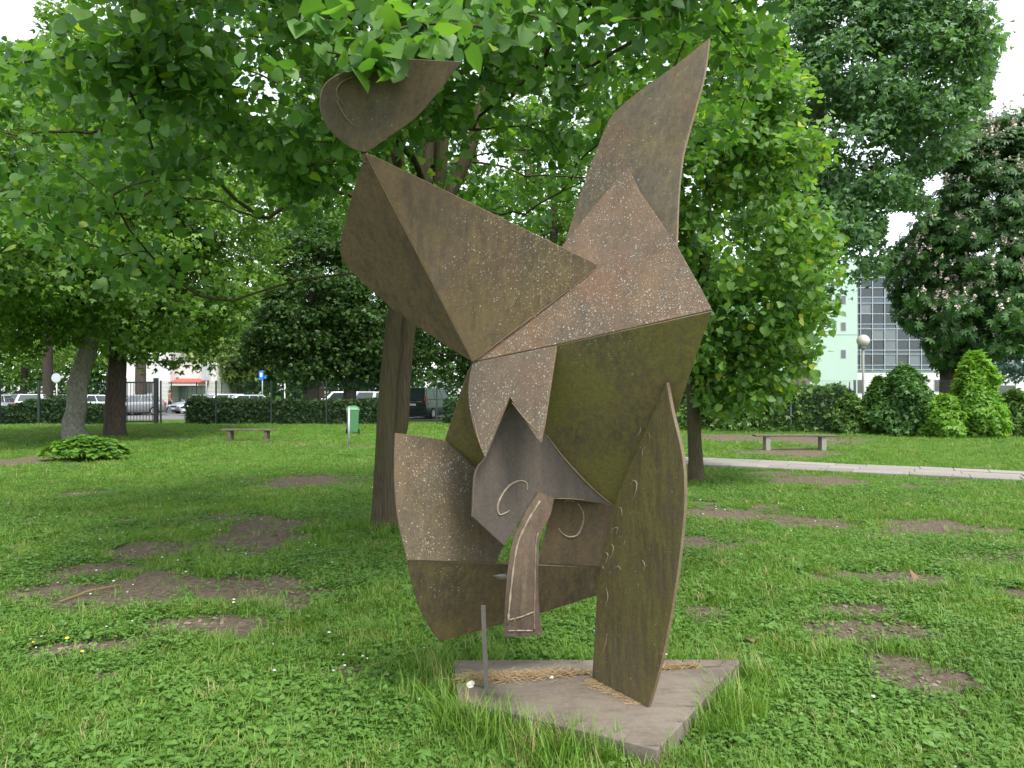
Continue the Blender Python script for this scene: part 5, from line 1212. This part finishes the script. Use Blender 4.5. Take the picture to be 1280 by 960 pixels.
def wedge(n, d0, d1, power):
    """points in the view wedge; density per area falls with distance"""
    u = g.random(n); d = (d0 ** power + u * (d1 ** power - d0 ** power)) ** (1 / power); x = (g.random(n) * 2 - 1) * (d * .80 + .4)
    return x, d
x1_, y1_ = wedge(95000, 2.6, 12.0, 1.0); x2_, y2_ = wedge(60000, 10.0, 36.0, .8)
x = np.concatenate([x1_, x2_]); y = np.concatenate([y1_, y2_])
dm = dirt(x, y); dm = dm + (fbm(x * 3, y * 3, 31) - .5) * .5
ok = (g.random(len(x)) > np.clip((dm - .10) * 1.6, 0, .97)) & ~in_poly(x, y, [tuple(p) for p in PL])
pu, pv = path_uv(x, y); ok &= ~((pv > -.03) & (pv < PATHW + .03) & (pu > U0))
ok &= (np.hypot(x - lx, y - ly) > .22) & (np.hypot(x - YB[0], y - YB[1]) > .17)
x, y = x[ok], y[ok]; n = len(x)
wd_ = fbm(x * 1.1, y * 1.1, 41); ty = np.where(g.random(n) < np.clip((wd_ - .34) * 2.2, .12, .65), np.where(g.random(n) < .55, 2, 3), np.where(g.random(n) < .55, 0, 1))
ty = np.where((g.random(n) < .012) & (y < 9), 5, ty)
sc_ = g.uniform(.6, 1.15, n) * np.where(y < 10, 1.0, 1.0 + (y - 10) * .035) * (.65 + .75 * fbm(x * .9, y * .9, 51))
# longer tufts along the plinth and the tree foot
tx, ty2 = [], []
for i in range(4):
    a, b = PL[i], PL[(i + 1) % 4]; m_ = {0: 150, 1: 170, 2: 60, 3: 90}[i]; nrm = np.array([(b - a)[1], -(b - a)[0]]); nrm /= np.linalg.norm(nrm)
    if nrm @ ((a + b) / 2 - np.array([.33, 3.67])) < 0: nrm = -nrm
    t_ = g.random(m_) ** (.6 if i == 1 else 1); off = g.exponential(.09, m_) + .015; c = a + (b - a) * t_[:, None] + nrm * off[:, None]
    k_ = fbm(c[:, 0] * 3.5, c[:, 1] * 3.5, 61) > (.40 if i != 1 else .30); tx.append(c[k_])
c = np.array([lx, ly]) + unit(g.normal(size=(130, 2))) * (g.exponential(.16, 130) + .2)[:, None]; tx.append(c)
c = np.array([-.35, 3.9]) + g.normal(size=(70, 2)) * np.array([.22, .28]); tx.append(c[~in_poly(c[:, 0], c[:, 1], [tuple(p) for p in PL])])
tx = np.concatenate(tx); nt_ = len(tx)
tyt = np.where(g.random(nt_) < .62, 4, np.where(g.random(nt_) < .6, 3, 5))
x = np.concatenate([x, tx[:, 0]]); y = np.concatenate([y, tx[:, 1]]); ty = np.concatenate([ty, tyt]); sc_ = np.concatenate([sc_, g.uniform(.4, .95, nt_)])
n = len(x); rot = np.stack([g.normal(size=n) * .12, g.normal(size=n) * .12, g.random(n) * 6.28], -1)
gr = scatter('grass', np.stack([x, y, ground_z(x, y) - .003], -1), rot, sc_, ty, SRC)
tag(gr, 'short grass, clover and weeds covering the lawn', 'grass', kind='stuff')
# daisies and buttercups
def flower(name, r_, h, m):
    b = MB(); b.lathe([(.001, h - .002), (r_, h + .002), (r_ * .8, h + .006), (.001, h + .007)], n=8); o = b.build(name, m); COL.objects.unlink(o); return o
fs = [flower('daisy', .0085, .04, M['daisy']), flower('buttercup', .010, .05, M['yellow'])]
fx, fy = wedge(900, 2.8, 16, 1.0); kf = (fbm(fx * .9, fy * .9, 71) > .57) & ~in_poly(fx, fy, [tuple(p) for p in PL]); fx, fy = fx[kf], fy[kf]
fpts = np.concatenate([np.stack([fx, fy], -1), np.array([ground(px, py)[:2] for px, py in ((42, 812), (84, 811), (103, 826), (25, 700), (30, 697), (45, 815), (38, 806), (52, 803))])])
nf = len(fpts); fi = np.zeros(nf, int); fi[-8:-3] = 1; fi[:12] = 1
fl = scatter('daisies', np.column_stack([fpts, ground_z(fpts[:, 0], fpts[:, 1])]), np.zeros((nf, 3)), g.uniform(.7, 1.3, nf), fi, fs); tag(fl, 'tiny white daisies and yellow buttercups dotted over the lawn', 'flowers', kind='stuff')
# straw in the joint of the base
V = []; F = []; ns = 1500; g = np.random.default_rng(9)
jl = [np.array([-.24, 3.755]), np.array([.10, 3.80]), np.array([.40, 3.85]), np.array([.72, 3.90]), np.array([1.0, 3.94])]
for i in range(ns):
    t_ = g.random() ** 1.25 * 3.999; k = int(t_); f = t_ - k; c = jl[k] * (1 - f) + jl[k + 1] * f + g.normal(size=2) * np.array([.03, .026]) * (1.15 if t_ < 1.6 else .55)
    l = g.uniform(.02, .085); a = g.normal() * .7 + .12; z = PZ + abs(g.normal()) * (.012 if t_ < 1.8 else .005) + .002; dz = g.normal() * .012
    dx, dy = math.cos(a) * l / 2, math.sin(a) * l / 2; w_ = .0012; o = len(V)
    V += [(c[0] - dx, c[1] - dy - w_, z - dz), (c[0] - dx, c[1] - dy + w_, z - dz + .002), (c[0] + dx, c[1] + dy + w_, z + dz + .002), (c[0] + dx, c[1] + dy - w_, z + dz)]; F.append((o, o + 1, o + 2, o + 3))
for i in range(260):      # a little along the foot of the leg plate
    t_ = g.random(); c = np.array([.42, 3.775]) * (1 - t_) + np.array([.62, 3.47]) * t_ + np.array([-.03, -.02]) * abs(g.normal()); l = g.uniform(.015, .05); a = g.normal() * .9; o = len(V); dx, dy = math.cos(a) * l / 2, math.sin(a) * l / 2
    V += [(c[0] - dx, c[1] - dy - .001, PZ + .002), (c[0] - dx, c[1] - dy + .001, PZ + .004), (c[0] + dx, c[1] + dy + .001, PZ + .005), (c[0] + dx, c[1] + dy - .001, PZ + .003)]; F.append((o, o + 1, o + 2, o + 3))
sw = link('straw', mesh_np('straw', np.array(V), np.array(F), M['straw'])); tag(sw, 'dry straw lying in the joint of the sculpture base', 'straw', kind='stuff')
# stones
def stone(label, p, r_, seed, flat=.6, m='stone', z=0.0):
    g = np.random.default_rng(seed); bm = bmesh.new(); bmesh.ops.create_icosphere(bm, subdivisions=2, radius=r_)
    ph = g.random(6) * 6.28
    for v in bm.verts:
        c = v.co / r_; s = 1 + .22 * math.sin(c.x * 3 + ph[0]) * math.sin(c.y * 2.5 + ph[1]) + .14 * math.sin(c.z * 5 + ph[2] + c.x * 4)
        v.co = Vector((c.x * r_ * s * 1.25, c.y * r_ * s, c.z * r_ * s * flat))
    me = bpy.data.meshes.new('stone'); bm.to_mesh(me); bm.free(); me.materials.append(M[m]); o = link('stone', me); o.location = (p[0], p[1], z + r_ * flat * .7); o.rotation_euler = (0, 0, g.random() * 6)
    return tag(o, label, 'stone')
M['whitestone'] = plain('white_stone', (.62, .58, .50), .9, .1, var=.2, scale=60)
stone('pale stone lying at the corner of the sculpture base beside the bar', ground(588, 857, PZ), .022, 1, .7, 'whitestone', PZ - .004)
stone('small white pebble in the straw on the sculpture base', ground(690, 848, PZ), .010, 2, .8, 'whitestone', PZ)
g = np.random.default_rng(12)
# clods and chips on the bare patches
cl = []
for (cx, cy_, hx, hy, s) in PW[:24]:
    for k in range(14): cl.append((cx + g.normal() * hx * .5, cy_ + g.normal() * hy * .5))
cl = np.array(cl); cl = cl[~in_poly(cl[:, 0], cl[:, 1], [tuple(p) for p in PL])]
def chip(seed):
    g2 = np.random.default_rng(seed); bm = bmesh.new(); bmesh.ops.create_icosphere(bm, subdivisions=1, radius=1)
    for v in bm.verts: v.co = Vector((v.co.x * g2.uniform(.7, 1.3), v.co.y * g2.uniform(.6, 1), v.co.z * g2.uniform(.25, .5)))
    me = bpy.data.meshes.new('chip'); bm.to_mesh(me); bm.free(); me.materials.append(M['stone'] if seed % 2 else M['dirtpath']); return bpy.data.objects.new('chip', me)
dc = scatter('soil_crumbs', np.column_stack([cl, ground_z(cl[:, 0], cl[:, 1]) + .004]), g.normal(size=(len(cl), 3)) * np.array([.2, .2, 3]), g.uniform(.006, .024, len(cl)), g.integers(0, 4, len(cl)), [chip(k) for k in range(4)])
tag(dc, 'clods, chips and wood bits on the bare earth patches', 'soil', kind='stuff')
tw = MB(); a, b = ground(75, 755), ground(150, 735); tw.path([(a[0], a[1], .02), (a[0] * .6 + b[0] * .4, a[1] * .6 + b[1] * .4 + .05, .035), (b[0], b[1], .03)], [.006, .009, .005], 6)
tag(tw.build('twig', M['straw']), 'thin pale dry stick lying on the bare earth', 'stick')
for (px, py, lab, s) in ((1143, 733, 'curled brown dead leaf standing in the clover', .10), (940, 811, 'pale brown dead leaf lying flat beside the sculpture base', .07)):
    V, Fc = leaf_template('heart'); V = V * s; V[:, 2] += (V[:, 0] ** 2) * 6; p = ground(px, py); o = link('dead_leaf', mesh_np('dead_leaf', V, Fc, plain('dead_leaf_brown', (.15, .095, .055), .8), {'tint': np.zeros(len(V))}))
    o.location = (p[0], p[1], .045); o.rotation_euler = (1.1 if s > .08 else .15, .2, .5); tag(o, lab, 'leaf')
